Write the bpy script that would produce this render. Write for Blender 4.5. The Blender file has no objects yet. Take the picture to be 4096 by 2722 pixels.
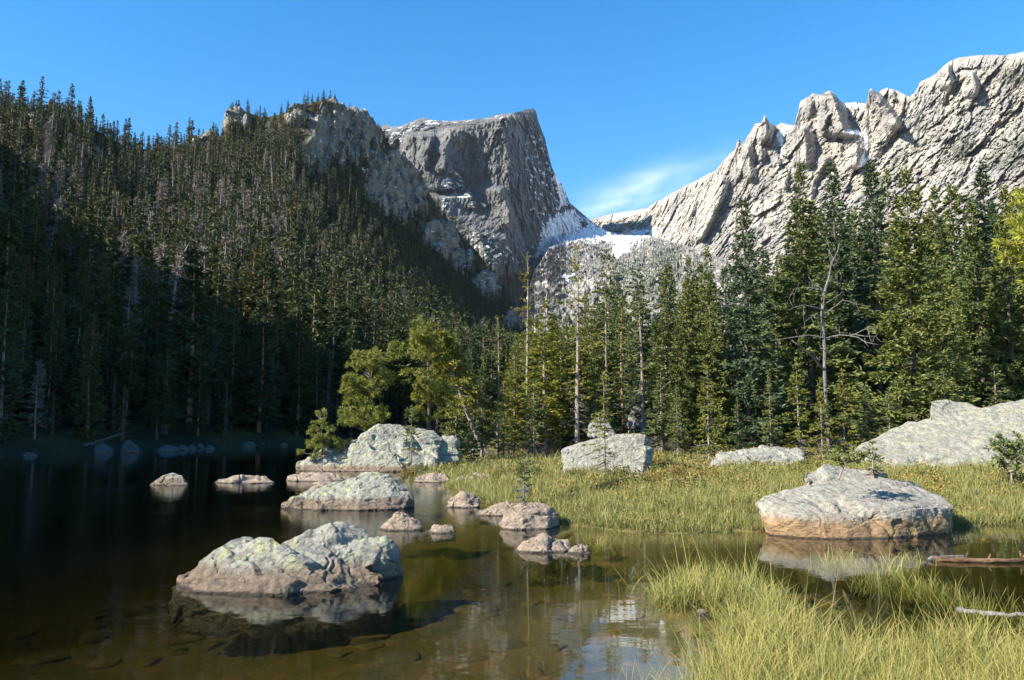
import bpy, bmesh, math, random
import numpy as np
from mathutils import Vector, Matrix

# ------------------------------------------------------------------ camera, sky, sun, exposure
S = bpy.context.scene
C = S.collection
F = 790.0                       # focal length in pixels of a 1024 px wide frame
TH = math.radians(5.95)         # camera pitch
CH = 2.3                        # eye height above the water
cd = bpy.data.cameras.new('camera'); cam = bpy.data.objects.new('camera', cd); C.objects.link(cam)
cd.sensor_width = 36; cd.lens = 36 * F / 1024; cd.clip_start = 0.05; cd.clip_end = 30000
cam.location = (0, 0, CH); cam.rotation_euler = (math.pi / 2 + TH, 0, 0)
S.camera = cam

SUN_AZ, SUN_EL = math.radians(66), math.radians(34)     # azimuth measured from straight behind towards the left
sdir = Vector((-math.sin(SUN_AZ) * math.cos(SUN_EL), -math.cos(SUN_AZ) * math.cos(SUN_EL), math.sin(SUN_EL)))
sl = bpy.data.lights.new('sun', 'SUN'); so = bpy.data.objects.new('sun', sl); C.objects.link(so)
sl.energy = 5.0; sl.angle = math.radians(0.53); sl.color = (1.0, 0.93, 0.82)
so.rotation_euler = sdir.to_track_quat('Z', 'Y').to_euler(); so.location = (-30, -20, 60)

W = bpy.data.worlds.new('World'); S.world = W; W.use_nodes = True
S.view_settings.view_transform = 'Standard'; S.view_settings.look = 'None'
S.view_settings.exposure = 1.45; S.view_settings.gamma = 1.0; S.view_settings.use_curve_mapping = False
S.cycles.use_denoising = True
S.cycles.max_bounces = 8; S.cycles.diffuse_bounces = 3; S.cycles.glossy_bounces = 3
S.cycles.transmission_bounces = 4; S.cycles.transparent_max_bounces = 8
S.cycles.caustics_reflective = False; S.cycles.caustics_refractive = False

def ray(px, py):
    cx = (np.asarray(px, float) - 512) / F; cy = (340 - np.asarray(py, float)) / F
    return cx, math.cos(TH) - math.sin(TH) * cy, math.sin(TH) + math.cos(TH) * cy

def at(px, py, Y):
    """world point on the sight line of a 1024 px wide frame at depth Y"""
    dx, dy, dz = ray(px, py); s = np.asarray(Y, float) / dy
    return np.stack([dx * s, dy * s, CH + dz * s], -1)

def gnd(px, py, z=0.0):
    dx, dy, dz = ray(px, py); s = (z - CH) / dz
    return np.stack([dx * s, dy * s, CH + dz * s], -1)

K = 2.3037
def at2(x, y, Y): return at(np.asarray(x) / K, np.asarray(y) / K, Y)
def gnd2(x, y, z=0.0): return gnd(np.asarray(x) / K, np.asarray(y) / K, z)

def proj(p):
    p = np.atleast_2d(p); r = p - np.array([0, 0, CH])
    f = r[:, 1] * math.cos(TH) + r[:, 2] * math.sin(TH); u = -r[:, 1] * math.sin(TH) + r[:, 2] * math.cos(TH)
    return 512 + F * r[:, 0] / f, 340 - F * u / f

def sky_nodes():
    nt = W.node_tree; n = nt.nodes; l = nt.links; n.clear()
    out = n.new('ShaderNodeOutputWorld'); bg = n.new('ShaderNodeBackground'); sk = n.new('ShaderNodeTexSky')
    sk.sky_type = 'NISHITA'; sk.sun_disc = False; sk.sun_elevation = SUN_EL
    sk.sun_rotation = math.atan2(sdir.x, sdir.y)
    sk.altitude = 1000; sk.air_density = 1.3; sk.dust_density = 0.0; sk.ozone_density = 4.0
    bg.inputs[1].default_value = 0.092
    tc = n.new('ShaderNodeTexCoord')
    c = Vector(at(640, 191, 1) - np.array([0, 0, CH])).normalized()
    a = Vector(at(735, 158, 1) - np.array([0, 0, CH])).normalized()
    t = (a - c * a.dot(c)).normalized(); b = c.cross(t).normalized()
    def dot(v):
        d = n.new('ShaderNodeVectorMath'); d.operation = 'DOT_PRODUCT'; l.new(tc.outputs['Generated'], d.inputs[0]); d.inputs[1].default_value = v; return d.outputs['Value']
    def mth(op, x, y=0.0, z=0.0):
        m = n.new('ShaderNodeMath'); m.operation = op
        for i, q in enumerate((x, y, z)):
            if isinstance(q, (int, float)): m.inputs[i].default_value = q
            else: l.new(q, m.inputs[i])
        return m.outputs[0]
    du, dv, dc = dot(t), dot(b), dot(c)
    u = mth('DIVIDE', du, 0.085); v = mth('DIVIDE', dv, 0.020)
    r2 = mth('ADD', mth('MULTIPLY', u, u), mth('MULTIPLY', v, v))
    g = mth('MULTIPLY', mth('POWER', 2.718, mth('MULTIPLY', r2, -1.0)), mth('GREATER_THAN', dc, 0.0))
    nz = n.new('ShaderNodeTexNoise'); nz.inputs['Scale'].default_value = 1.0; nz.inputs['Detail'].default_value = 6; nz.inputs['Distortion'].default_value = 0.6
    mp = n.new('ShaderNodeCombineXYZ'); l.new(mth('MULTIPLY', du, 13.0), mp.inputs[0]); l.new(mth('MULTIPLY', dv, 42.0), mp.inputs[1])
    l.new(mp.outputs[0], nz.inputs['Vector'])
    k = mth('MULTIPLY', g, mth('MULTIPLY_ADD', nz.outputs['Fac'], 2.6, -0.62)); kc = n.new('ShaderNodeClamp'); l.new(k, kc.inputs[0])
    kk = mth('MULTIPLY', kc.outputs[0], 0.5)
    mx = n.new('ShaderNodeMix'); mx.data_type = 'RGBA'; l.new(kk, mx.inputs[0]); hs = n.new('ShaderNodeHueSaturation'); hs.inputs['Saturation'].default_value = 1.36; l.new(sk.outputs[0], hs.inputs['Color']); l.new(hs.outputs[0], mx.inputs[6]); mx.inputs[7].default_value = (6.2, 6.5, 6.9, 1)
    l.new(mx.outputs[2], bg.inputs[0]); l.new(bg.outputs[0], out.inputs[0])
sky_nodes()

# ------------------------------------------------------------------ numpy noise
def _h(ix, iy, iz, s):
    h = (ix.astype(np.uint32) * np.uint32(374761393) + iy.astype(np.uint32) * np.uint32(668265263) + iz.astype(np.uint32) * np.uint32(2246822519) + np.uint32((s * 3266489917) & 0xffffffff))
    h = (h ^ (h >> np.uint32(13))) * np.uint32(1274126177); h = (h ^ (h >> np.uint32(15))) * np.uint32(2246822519)
    return h ^ (h >> np.uint32(16))

def gnoise(p, s=0):
    p = np.asarray(p, float); i = np.floor(p).astype(np.int64); f = p - i
    w = f * f * f * (f * (f * 6 - 15) + 10); out = np.zeros(len(p))
    for c in range(8):
        o = (c & 1, c >> 1 & 1, c >> 2 & 1)
        h = _h(i[:, 0] + o[0], i[:, 1] + o[1], i[:, 2] + o[2], s)
        g = ((h & np.uint32(1023)) / 511.5 - 1, (h >> np.uint32(10) & np.uint32(1023)) / 511.5 - 1, (h >> np.uint32(20) & np.uint32(1023)) / 511.5 - 1)
        d = sum(g[k] * (f[:, k] - o[k]) for k in range(3))
        ww = 1.0
        for k in range(3): ww = ww * (w[:, k] if o[k] else 1 - w[:, k])
        out += d * ww
    return out * 1.35

ROT = np.array([[0.0, 0.8, 0.6], [-0.8, 0.36, -0.48], [-0.6, -0.48, 0.64]])
def fbm(p, o=5, s=0, gain=0.5, ridged=False):
    p = np.asarray(p, float); a = 1.0; t = 0.0; r = 0.0
    for k in range(o):
        q = gnoise(p, s + k)
        r = r + a * ((1 - 2.2 * np.abs(q)) if ridged else q); t += a; a *= gain; p = (p @ ROT) * 2.07 + 11.3
    return r / t

def worley(p, s=0):
    p = np.asarray(p, float); i = np.floor(p).astype(np.int64)
    f1 = np.full(len(p), 9.0); f2 = np.full(len(p), 9.0); cid = np.zeros(len(p)); tl = np.zeros(len(p))
    for a in (-1, 0, 1):
        for b in (-1, 0, 1):
            for c in (-1, 0, 1):
                j = i + np.array([a, b, c]); h = _h(j[:, 0], j[:, 1], j[:, 2], s)
                q = j + np.stack([(h & np.uint32(1023)) / 1023., (h >> np.uint32(10) & np.uint32(1023)) / 1023., (h >> np.uint32(20) & np.uint32(1023)) / 1023.], 1)
                d = np.sqrt(((q - p) ** 2).sum(1)); n = d < f1
                f2 = np.where(n, f1, np.minimum(f2, d)); cid = np.where(n, (h >> np.uint32(5) & np.uint32(255)) / 255., cid)
                g = [(h >> np.uint32(k) & np.uint32(255)) / 127.5 - 1 for k in (3, 9, 17)]; tl = np.where(n, sum(g[k] * (p[:, k] - q[:, k]) for k in range(3)), tl); f1 = np.where(n, d, f1)
    worley.tilt = tl; return f1, f2, cid

def sst(a, b, x):
    t = np.clip((np.asarray(x, float) - a) / (b - a), 0, 1); return t * t * (3 - 2 * t)

def inpoly(x, y, P):
    P = np.asarray(P, float); r = np.zeros(np.shape(x), bool); j = len(P) - 1
    for i in range(len(P)):
        c = ((P[i, 1] > y) != (P[j, 1] > y)) & (x < (P[j, 0] - P[i, 0]) * (y - P[i, 1]) / (P[j, 1] - P[i, 1] + 1e-12) + P[i, 0]); r ^= c; j = i
    return r

def sdf(x, y, P):
    P = np.asarray(P, float); d = np.full(np.shape(x), 1e9)
    for i in range(len(P)):
        a = P[i - 1]; b = P[i]; e = b - a; t = np.clip(((x - a[0]) * e[0] + (y - a[1]) * e[1]) / (e @ e + 1e-12), 0, 1)
        d = np.minimum(d, (x - a[0] - t * e[0]) ** 2 + (y - a[1] - t * e[1]) ** 2)
    d = np.sqrt(d); return np.where(inpoly(x, y, P), d, -d)

def ipl(x, pts):
    p = np.asarray(pts, float); return np.interp(x, p[:, 0], p[:, 1])

# ------------------------------------------------------------------ mesh helpers
class MB:
    def __init__(s): s.v = []; s.q = []; s.t = []; s.n = 0; s.a = {}
    def add(s, v, q=None, t=None, **at):
        v = np.asarray(v, float).reshape(-1, 3)
        if q is not None and len(q): s.q.append(np.asarray(q, int) + s.n)
        if t is not None and len(t): s.t.append(np.asarray(t, int) + s.n)
        for k, x in at.items(): s.a.setdefault(k, []).append(np.broadcast_to(np.asarray(x, float), (len(v),) + np.shape(x)[1:] if np.ndim(x) else (len(v),)))
        s.v.append(v); s.n += len(v)
    def mesh(s, name, m, smooth=False):
        v = np.concatenate(s.v); q = np.concatenate(s.q) if s.q else np.zeros((0, 4), int); t = np.concatenate(s.t) if s.t else np.zeros((0, 3), int)
        me = bpy.data.meshes.new(name); me.vertices.add(len(v)); me.vertices.foreach_set('co', v.astype(np.float32).ravel())
        nl = len(q) * 4 + len(t) * 3; me.loops.add(nl); me.polygons.add(len(q) + len(t))
        me.loops.foreach_set('vertex_index', np.concatenate([q.ravel(), t.ravel()]).astype(np.int32))
        me.polygons.foreach_set('loop_start', np.concatenate([np.arange(len(q)) * 4, len(q) * 4 + np.arange(len(t)) * 3]).astype(np.int32))
        me.polygons.foreach_set('use_smooth', np.full(len(q) + len(t), smooth))
        for k, x in s.a.items():
            x = np.concatenate(x)
            A = me.attributes.new(k, 'FLOAT', 'POINT'); A.data.foreach_set('value', x.astype(np.float32))
        me.update(calc_edges=True); me.materials.append(m); return me
    def obj(s, name, m, parent=None, smooth=False, loc=None):
        return link(name, s.mesh(name, m, smooth), parent, loc)

def link(name, me, parent=None, loc=None):
    o = bpy.data.objects.new(name, me); C.objects.link(o)
    if parent: o.parent = parent
    if loc is not None: o.location = loc
    return o

def tag(o, label=None, cat=None, group=None, kind=None):
    for k, v in (('label', label), ('category', cat), ('group', group), ('kind', kind)):
        if v: o[k] = v
    return o

def empty(name, loc, rz=0.0, label=None, cat=None, group=None):
    o = bpy.data.objects.new(name, None); C.objects.link(o); o.location = loc; o.rotation_euler.z = rz; o.empty_display_size = 0.3
    return tag(o, label, cat, group)

def gridq(nu, nv):
    a = np.arange(nu * nv).reshape(nv, nu); return np.stack([a[:-1, :-1], a[1:, :-1], a[1:, 1:], a[:-1, 1:]], -1).reshape(-1, 4)

def tube(mb, pts, rad, n=6, cap=True, **at):
    pts = np.asarray(pts, float); rad = np.broadcast_to(np.asarray(rad, float), (len(pts),))
    tg = np.gradient(pts, axis=0); tg /= np.linalg.norm(tg, axis=1)[:, None] + 1e-9
    ref = np.array([0.31, 0.95, 0.05]) if abs(tg[0, 2]) > 0.7 else np.array([0, 0, 1.0])
    a = np.cross(tg, ref); a /= np.linalg.norm(a, axis=1)[:, None] + 1e-9; b = np.cross(tg, a)
    an = np.arange(n) * 2 * math.pi / n
    v = pts[:, None] + rad[:, None, None] * (a[:, None] * np.cos(an)[None, :, None] + b[:, None] * np.sin(an)[None, :, None])
    i = np.arange(len(pts) - 1)[:, None] * n + np.arange(n)[None]; j = np.arange(len(pts) - 1)[:, None] * n + (np.arange(n)[None] + 1) % n
    q = np.stack([i, i + n, j + n, j], -1).reshape(-1, 4)[:, ::-1]
    V = v.reshape(-1, 3); t = []
    if cap:
        V = np.concatenate([V, pts[:1], pts[-1:]]); k = len(pts) * n
        for s in range(n):
            t.append((k, (s + 1) % n, s)); t.append((k + 1, k - n + s, k - n + (s + 1) % n))
    mb.add(V, q, t, **at)

# ------------------------------------------------------------------ materials
class NT:
    def __init__(s, name):
        s.m = bpy.data.materials.new(name); s.m.use_nodes = True; s.t = s.m.node_tree; s.t.nodes.clear()
        s.out = s.t.nodes.new('ShaderNodeOutputMaterial'); s.pos = None
    def put(s, sock, x):
        if isinstance(x, bpy.types.NodeSocket): s.t.links.new(x, sock)
        elif isinstance(x, (tuple, list)) and len(x) == 3 and sock.type == 'RGBA': sock.default_value = (*x, 1)
        else: sock.default_value = x
    def nd(s, typ, **kw):
        n = s.t.nodes.new('ShaderNode' + typ)
        for k, v in kw.items():
            if k in n.inputs: s.put(n.inputs[k], v)
            else: setattr(n, k, v)
        return n
    def P(s):
        if not s.pos: s.pos = s.nd('NewGeometry')
        return s.pos.outputs['Position']
    def nrm(s): s.P(); return s.pos.outputs['Normal']
    def vec(s, scale, src=None):
        n = s.nd('Mapping'); s.put(n.inputs['Vector'], src or s.P()); n.inputs['Scale'].default_value = scale if isinstance(scale, tuple) else (scale,) * 3; return n.outputs[0]
    def noise(s, scale, det=4, rough=0.55, src=None, dist=0.0):
        n = s.nd('TexNoise', Scale=1.0, Detail=det, Roughness=rough, Distortion=dist); s.put(n.inputs['Vector'], s.vec(scale, src)); return n.outputs['Fac']
    def vor(s, scale, feat='F1', src=None, out='Distance'):
        n = s.nd('TexVoronoi', feature=feat, Scale=1.0); s.put(n.inputs['Vector'], s.vec(scale, src)); return n.outputs[out]
    def ramp(s, x, a, b, lo=0.0, hi=1.0):
        n = s.nd('MapRange', interpolation_type='SMOOTHSTEP'); s.put(n.inputs[0], x)
        for i, q in enumerate((a, b, lo, hi)): n.inputs[i + 1].default_value = q
        return n.outputs[0]
    def math(s, op, a, b=0.0, c=0.0):
        n = s.nd('Math', operation=op)
        for i, q in enumerate((a, b, c)): s.put(n.inputs[i], q)
        return n.outputs[0]
    def mul(s, a, b): return s.math('MULTIPLY', a, b)
    def mix(s, f, a, b, bt='MIX'):
        n = s.nd('Mix', data_type='RGBA', blend_type=bt); s.put(n.inputs[0], f); s.put(n.inputs[6], a); s.put(n.inputs[7], b); return n.outputs[2]
    def attr(s, name): return s.nd('Attribute', attribute_name=name).outputs['Fac']
    def z(s, v=None, i=2):
        n = s.nd('SeparateXYZ'); s.put(n.inputs[0], v or s.P()); return n.outputs[i]
    def bump(s, h, st=0.5, d=0.02, nrm=None):
        n = s.nd('Bump', Strength=st, Distance=d); s.put(n.inputs['Height'], h)
        if nrm: s.put(n.inputs['Normal'], nrm)
        return n.outputs[0]
    def bsdf(s, col, rough=0.85, nrm=None, spec=0.25, **kw):
        n = s.nd('BsdfPrincipled'); s.put(n.inputs['Base Color'], col); s.put(n.inputs['Roughness'], rough); n.inputs['Specular IOR Level'].default_value = spec
        if nrm: s.put(n.inputs['Normal'], nrm)
        for k, v in kw.items(): s.put(n.inputs[k], v)
        return n.outputs[0]
    def done(s, sh, vol=None):
        s.t.links.new(sh, s.out.inputs[0])
        if vol: s.t.links.new(vol, s.out.inputs[1])
        return s.m

def boulder_mat(name, lichen=0.5, stain=0.35, tone=(0.40, 0.37, 0.31), brown=(0.20, 0.145, 0.10), streak=0.0):
    tone = tuple(c * .70 for c in tone); brown = tuple(c * .62 for c in brown)
    n = NT(name); big = n.noise(0.9, 3); mid = n.noise(5.0, 5, 0.6); fine = n.noise(46.0, 5, 0.8)
    g = n.mix(n.ramp(mid, 0.35, 0.65), tuple(c * 0.72 for c in tone), tone)
    g = n.mix(n.ramp(fine, 0.50, 0.66, 0, 0.75), g, tuple(c * 0.38 for c in tone))
    up = n.ramp(n.z(n.nrm()), -0.25, 0.65, 0.2, 1.0)
    pale = n.mul(n.ramp(n.noise(3.1, 5, 0.65), 0.58 - 0.22 * lichen, 0.72 - 0.2 * lichen), up)
    g = n.mix(n.mul(pale, 0.75), g, (0.35, 0.343, 0.278))
    cell = n.vor(17.0, 'SMOOTH_F1'); yl = n.mul(n.ramp(n.noise(7.0, 6, 0.7), 0.64 - 0.2 * lichen, 0.72 - 0.2 * lichen), n.ramp(n.noise(1.3, 3), 0.56 - 0.2 * lichen, 0.68 - 0.16 * lichen))
    g = n.mix(n.mul(n.mul(yl, up), 0.8), g, (0.36, 0.375, 0.175))
    dk = n.mul(n.math('MAXIMUM', n.ramp(n.noise(11.0, 5, 0.75), 0.54, 0.61), n.ramp(n.noise(3.7, 6, 0.75), 0.57, 0.63)), 0.78); g = n.mix(dk, g, (0.12, 0.115, 0.10))
    zz = n.math('ADD', n.z(), n.math('MULTIPLY_ADD', mid, 0.30, -0.15)) if stain < 1 else n.z()
    st = n.ramp(zz, abs(stain) * 0.55, abs(stain) * 1.15, 1.0 if stain > 0 else 0.0, 0.0)
    br = n.mix(n.ramp(n.noise((3, 3, 14), 5, 0.6), 0.3, 0.7), brown, tuple(min(1, c * 1.75) for c in brown))
    g = n.mix(n.mul(st, 0.92), g, br)
    wet = n.ramp(n.math('ADD', n.z(), n.math('MULTIPLY', fine, 0.03)), 0.03, 0.065, 1.0, 0.0)
    g = n.mix(n.mul(wet, 0.85), g, (0.03, 0.024, 0.018))
    h = n.math('ADD', n.math('MULTIPLY', mid, 0.6), n.math('ADD', n.math('MULTIPLY', fine, 0.35), n.math('MULTIPLY', n.vor((6, 6, 15), 'DISTANCE_TO_EDGE'), 0.5)))
    return n.done(n.bsdf(g, n.ramp(wet, 0, 1, 0.9, 0.3), n.bump(h, 1.0, 0.09)))

def mount_mat(name, warm=0.5, sc=1.0, dark=1.0, cool=False, blocks=0):
    n = NT(name); a = n.noise(0.006 * sc, 6, 0.6); b = n.noise((0.03 * sc, 0.03 * sc, 0.012 * sc), 7, 0.65); c = n.noise((0.10 * sc, 0.10 * sc, 0.035 * sc), 5, 0.7)
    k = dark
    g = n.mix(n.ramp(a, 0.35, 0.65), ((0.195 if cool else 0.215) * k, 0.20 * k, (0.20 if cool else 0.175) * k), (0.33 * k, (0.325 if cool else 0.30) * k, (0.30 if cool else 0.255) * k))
    g = n.mix(n.mul(n.ramp(b, 0.45, 0.7), warm), g, (0.37 * k, 0.33 * k, 0.275 * k))
    g = n.mix(n.ramp(c, 0.5, 0.75, 0, 0.6), g, (0.14 * k, 0.135 * k, 0.125 * k))
    vn = n.mul(n.ramp(n.noise((0.011 * sc, 0.011 * sc, 0.006 * sc), 5, 0.6, dist=0.8), 0.48, 0.57), 0.5); g = n.mix(vn, g, (0.135 * k, 0.14 * k, 0.14 * k))
    rs = n.mul(n.ramp(n.noise((0.05 * sc, 0.05 * sc, 0.008 * sc), 5, 0.6), 0.58, 0.68), 0.5 * warm + .1); g = n.mix(rs, g, (0.33 * k, 0.265 * k, 0.205 * k))
    if blocks: vb = n.z(n.vor(blocks, 'F1', out='Color'), 0); g = n.mix(n.ramp(vb, 0.1, 0.9, 0.0, 0.62), g, (0.13, 0.125, 0.115)); g = n.mix(n.ramp(n.vor(blocks, 'DISTANCE_TO_EDGE'), 0.0, 0.10, 0.8, 0), g, (0.07, 0.068, 0.065))
    veg = n.mul(n.attr('veg'), n.ramp(n.noise(0.09 * sc, 5, 0.7), 0.42, 0.55)); g = n.mix(veg, g, (0.045, 0.06, 0.028))
    sn = n.attr('snow'); nz = n.noise((0.035 * sc, 0.035 * sc, 0.09 * sc), 5, 0.62)
    m = n.ramp(n.math('ADD', sn, n.math('MULTIPLY_ADD', nz, 1.7, -1.35)), 0.0, 0.10)
    m = n.mul(m, n.ramp(sn, 0.02, 0.08)); g = n.mix(m, g, (0.80, 0.82, 0.85))
    h = n.math('ADD', b, n.math('MULTIPLY', c, 0.6))
    return n.done(n.bsdf(g, 0.9, n.bump(h, 0.8, 9.0 / sc), 0.1))

def leaf_mat(name, a, b, tint=None, trans=0.28, attr=False, odd=None):
    n = NT(name)
    r = n.attr('tone') if attr else n.nd('ObjectInfo').outputs['Random']
    col = n.mix(r, a, b)
    if odd: col = n.mix(n.ramp(n.math('FRACT', n.mul(r, 7.13)), 0.72, 0.95, 0, 0.75), col, odd)
    j = n.attr('leaf'); col = n.mix(n.ramp(j, 0, 1, 0.0, 0.55), col, tint or tuple(min(1, c * 2.1) for c in a))
    d = n.bsdf(col, 0.65, None, 0.25); t = n.nd('BsdfTranslucent'); n.put(t.inputs[0], n.mix(0.5, col, (0.10, 0.12, 0.015)))
    m = n.nd('MixShader', Fac=trans); n.t.links.new(d, m.inputs[1]); n.t.links.new(t.outputs[0], m.inputs[2]); return n.done(m.outputs[0])

def bark_mat(name, a, b, sc=(14, 14, 3)):
    n = NT(name); k = n.noise(sc, 5, 0.7); g = n.mix(n.ramp(k, 0.35, 0.65), a, b)
    g = n.mix(n.ramp(n.noise(3.0, 3), 0.5, 0.7, 0, 0.5), g, tuple(c * 0.5 for c in a)); return n.done(n.bsdf(g, 0.85, n.bump(k, 0.8, 0.03)))

M = {}
M['spruce'] = leaf_mat('spruce_needles', (0.130, 0.152, 0.040), (0.085, 0.128, 0.050), (0.26, 0.26, 0.06), .22)
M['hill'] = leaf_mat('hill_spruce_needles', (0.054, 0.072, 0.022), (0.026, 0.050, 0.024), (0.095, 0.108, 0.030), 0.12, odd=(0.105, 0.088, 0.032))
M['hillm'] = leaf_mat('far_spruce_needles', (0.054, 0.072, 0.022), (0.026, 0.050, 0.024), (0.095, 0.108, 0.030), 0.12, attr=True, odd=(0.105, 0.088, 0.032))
M['blue'] = leaf_mat('dark_fir_needles', (0.080, 0.118, 0.058), (0.068, 0.110, 0.064), (0.17, 0.21, 0.09), .2)
M['yel'] = leaf_mat('yellow_green_needles', (0.190, 0.190, 0.034), (0.155, 0.172, 0.036), (0.34, 0.30, 0.045), 0.33)
M['pine'] = leaf_mat('pine_needles', (0.20, 0.215, 0.042), (0.17, 0.19, 0.040), (0.36, 0.35, 0.06), 0.35)
M['deadleaf'] = leaf_mat('dead_twigs', (0.145, 0.118, 0.10), (0.19, 0.165, 0.145), (0.22, 0.19, 0.165), 0.0)
M['bark'] = bark_mat('grey_bark', (0.17, 0.14, 0.115), (0.30, 0.26, 0.22))
M['redbark'] = bark_mat('orange_bark', (0.25, 0.13, 0.075), (0.42, 0.25, 0.16))
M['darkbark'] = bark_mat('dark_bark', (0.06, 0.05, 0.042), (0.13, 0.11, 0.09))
M['deadbark'] = bark_mat('pale_dead_wood', (0.28, 0.22, 0.18), (0.42, 0.34, 0.28))
M['snag'] = bark_mat('weathered_grey_wood', (0.08, 0.076, 0.072), (0.22, 0.21, 0.20), (30, 30, 4))

# ------------------------------------------------------------------ ground sheet with the lake bed
FARR = [(1600, 30), (1600, 1600), (30, 1600), (14, 160)]
P1 = np.concatenate([gnd2([940, 1010, 1040, 1075, 1110, 1200, 1290, 1400, 1480, 1600, 1700, 1765, 1900, 2200, 2359, 2700],
                          [1108, 1100, 1124, 1152, 1164, 1192, 1205, 1222, 1230, 1228, 1224, 1228, 1228, 1215, 1208, 1200])[:, :2],
                     np.array(FARR, float), gnd2([1100, 1090, 1078, 1068, 1000], [1012, 1030, 1045, 1062, 1086])[:, :2]])
P2 = np.concatenate([gnd2([1500, 1492, 1560, 1690, 1790, 1850, 1910, 2060, 2200, 2359, 2700],
                          [1378, 1356, 1344, 1342, 1378, 1430, 1480, 1506, 1492, 1488, 1490])[:, :2],
                     np.array([(30, 3), (30, -60), (-60, -60), (-40, 3.0), (-3, 3.4), (0.6, 4.6)], float),
                     gnd2([1600, 1650, 1715, 1610], [1575, 1480, 1436, 1424])[:, :2]])
CREEK = gnd2([1280, 1350, 1420, 1470, 1500, 1505, 1480, 1440, 1370, 1290], [1150, 1132, 1115, 1100, 1085, 1098, 1112, 1128, 1143, 1156], 0.2)[:, :2]

def ground_z(x, y):
    x = np.asarray(x, float); y = np.asarray(y, float); p = np.stack([x, y, 0 * x], -1).reshape(-1, 3)
    b = (fbm(p * 0.35, 4, 7) * 0.10 + fbm(p * 1.7, 3, 9) * 0.035).reshape(x.shape); w = (fbm(p * 0.6, 3, 21)).reshape(x.shape)
    d1 = sdf(x, y, P1) + w * 0.25; d2 = sdf(x, y, P2) + w * 0.2
    z1 = np.where(d1 > 0, 0.02 + 0.20 * (1 - np.exp(-d1 / 2.5)) + 0.014 * np.minimum(d1, 100), 0)
    rr = np.clip((x - gnd2(1900, 1450)[0]) / 3.0, 0, 1)
    z2 = np.where(d2 > 0, -0.07 + (0.05 + 0.10 * rr) * (1 - np.exp(-d2 / 1.2)) + 0.006 * d2 + 0.05 * rr, 0)
    d = np.maximum(d1, d2); o = np.clip(-d, 0, None)
    zo = -0.06 - 0.40 * (1 - np.exp(-o / 1.6)) - 0.06 * o - 0.003 * o * o
    z = np.where(d > 0, np.maximum(np.where(d1 > 0, z1, -9), np.where(d2 > 0, z2, -9)), np.maximum(zo, -9))
    z = z + b * np.where(d > 0, np.clip(0.25 + d / 6, 0, 4), 1.0)
    z = z + np.where(d > 0, 0.58 * np.exp(-((x - 12.6) ** 2 + (y - 87) ** 2) / 90.0), 0)
    c = sdf(x, y, CREEK); z = z - 0.30 * sst(-0.25, 0.12, c)
    return z

def build_ground():
    n = 520
    u = np.linspace(-1, 1, n); gx = 3 + np.sinh(u * 6.2) / np.sinh(6.2) * 1500
    v = np.linspace(-0.62, 1, n); gy = 11 + np.sinh(v * 6.0) / np.sinh(6.0) * 1500
    X, Y = np.meshgrid(gx, gy); Z = ground_z(X.ravel(), Y.ravel()).reshape(X.shape)
    mb = MB(); mb.add(np.stack([X, Y, Z], -1), gridq(n, n)[:, ::-1])
    t = NT('soil_and_lake_bed')
    soil = t.mix(t.ramp(t.noise(1.8, 5), 0.35, 0.65), (0.085, 0.062, 0.030), (0.15, 0.12, 0.045))
    soil = t.mix(t.ramp(t.noise(0.5, 4), 0.45, 0.6, 0, 0.8), soil, (0.12, 0.125, 0.035))
    st = t.vor(1.9, 'F1', out='Color'); ed = t.ramp(t.vor(1.9, 'DISTANCE_TO_EDGE'), 0.02, 0.12)
    bed = t.mix(t.ramp(t.noise(0.7, 4), 0.3, 0.7), (0.088, 0.080, 0.034), (0.145, 0.112, 0.047))
    bed = t.mix(t.mul(t.ramp(t.noise(2.3, 5, 0.65), 0.5, 0.66), 0.85), bed, (0.20, 0.115, 0.05))
    bed = t.mix(t.ramp(t.noise(7.5, 5, 0.7), 0.55, 0.7, 0, 0.7), bed, (0.035, 0.03, 0.016))
    g = t.mix(t.ramp(t.z(), -0.06, 0.0), bed, soil)
    mb.obj('ground', t.done(t.bsdf(g, 0.95, t.bump(t.noise(9.0, 5), 0.7, 0.05), 0.1)), smooth=True)['kind'] = 'structure'
build_ground()

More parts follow.
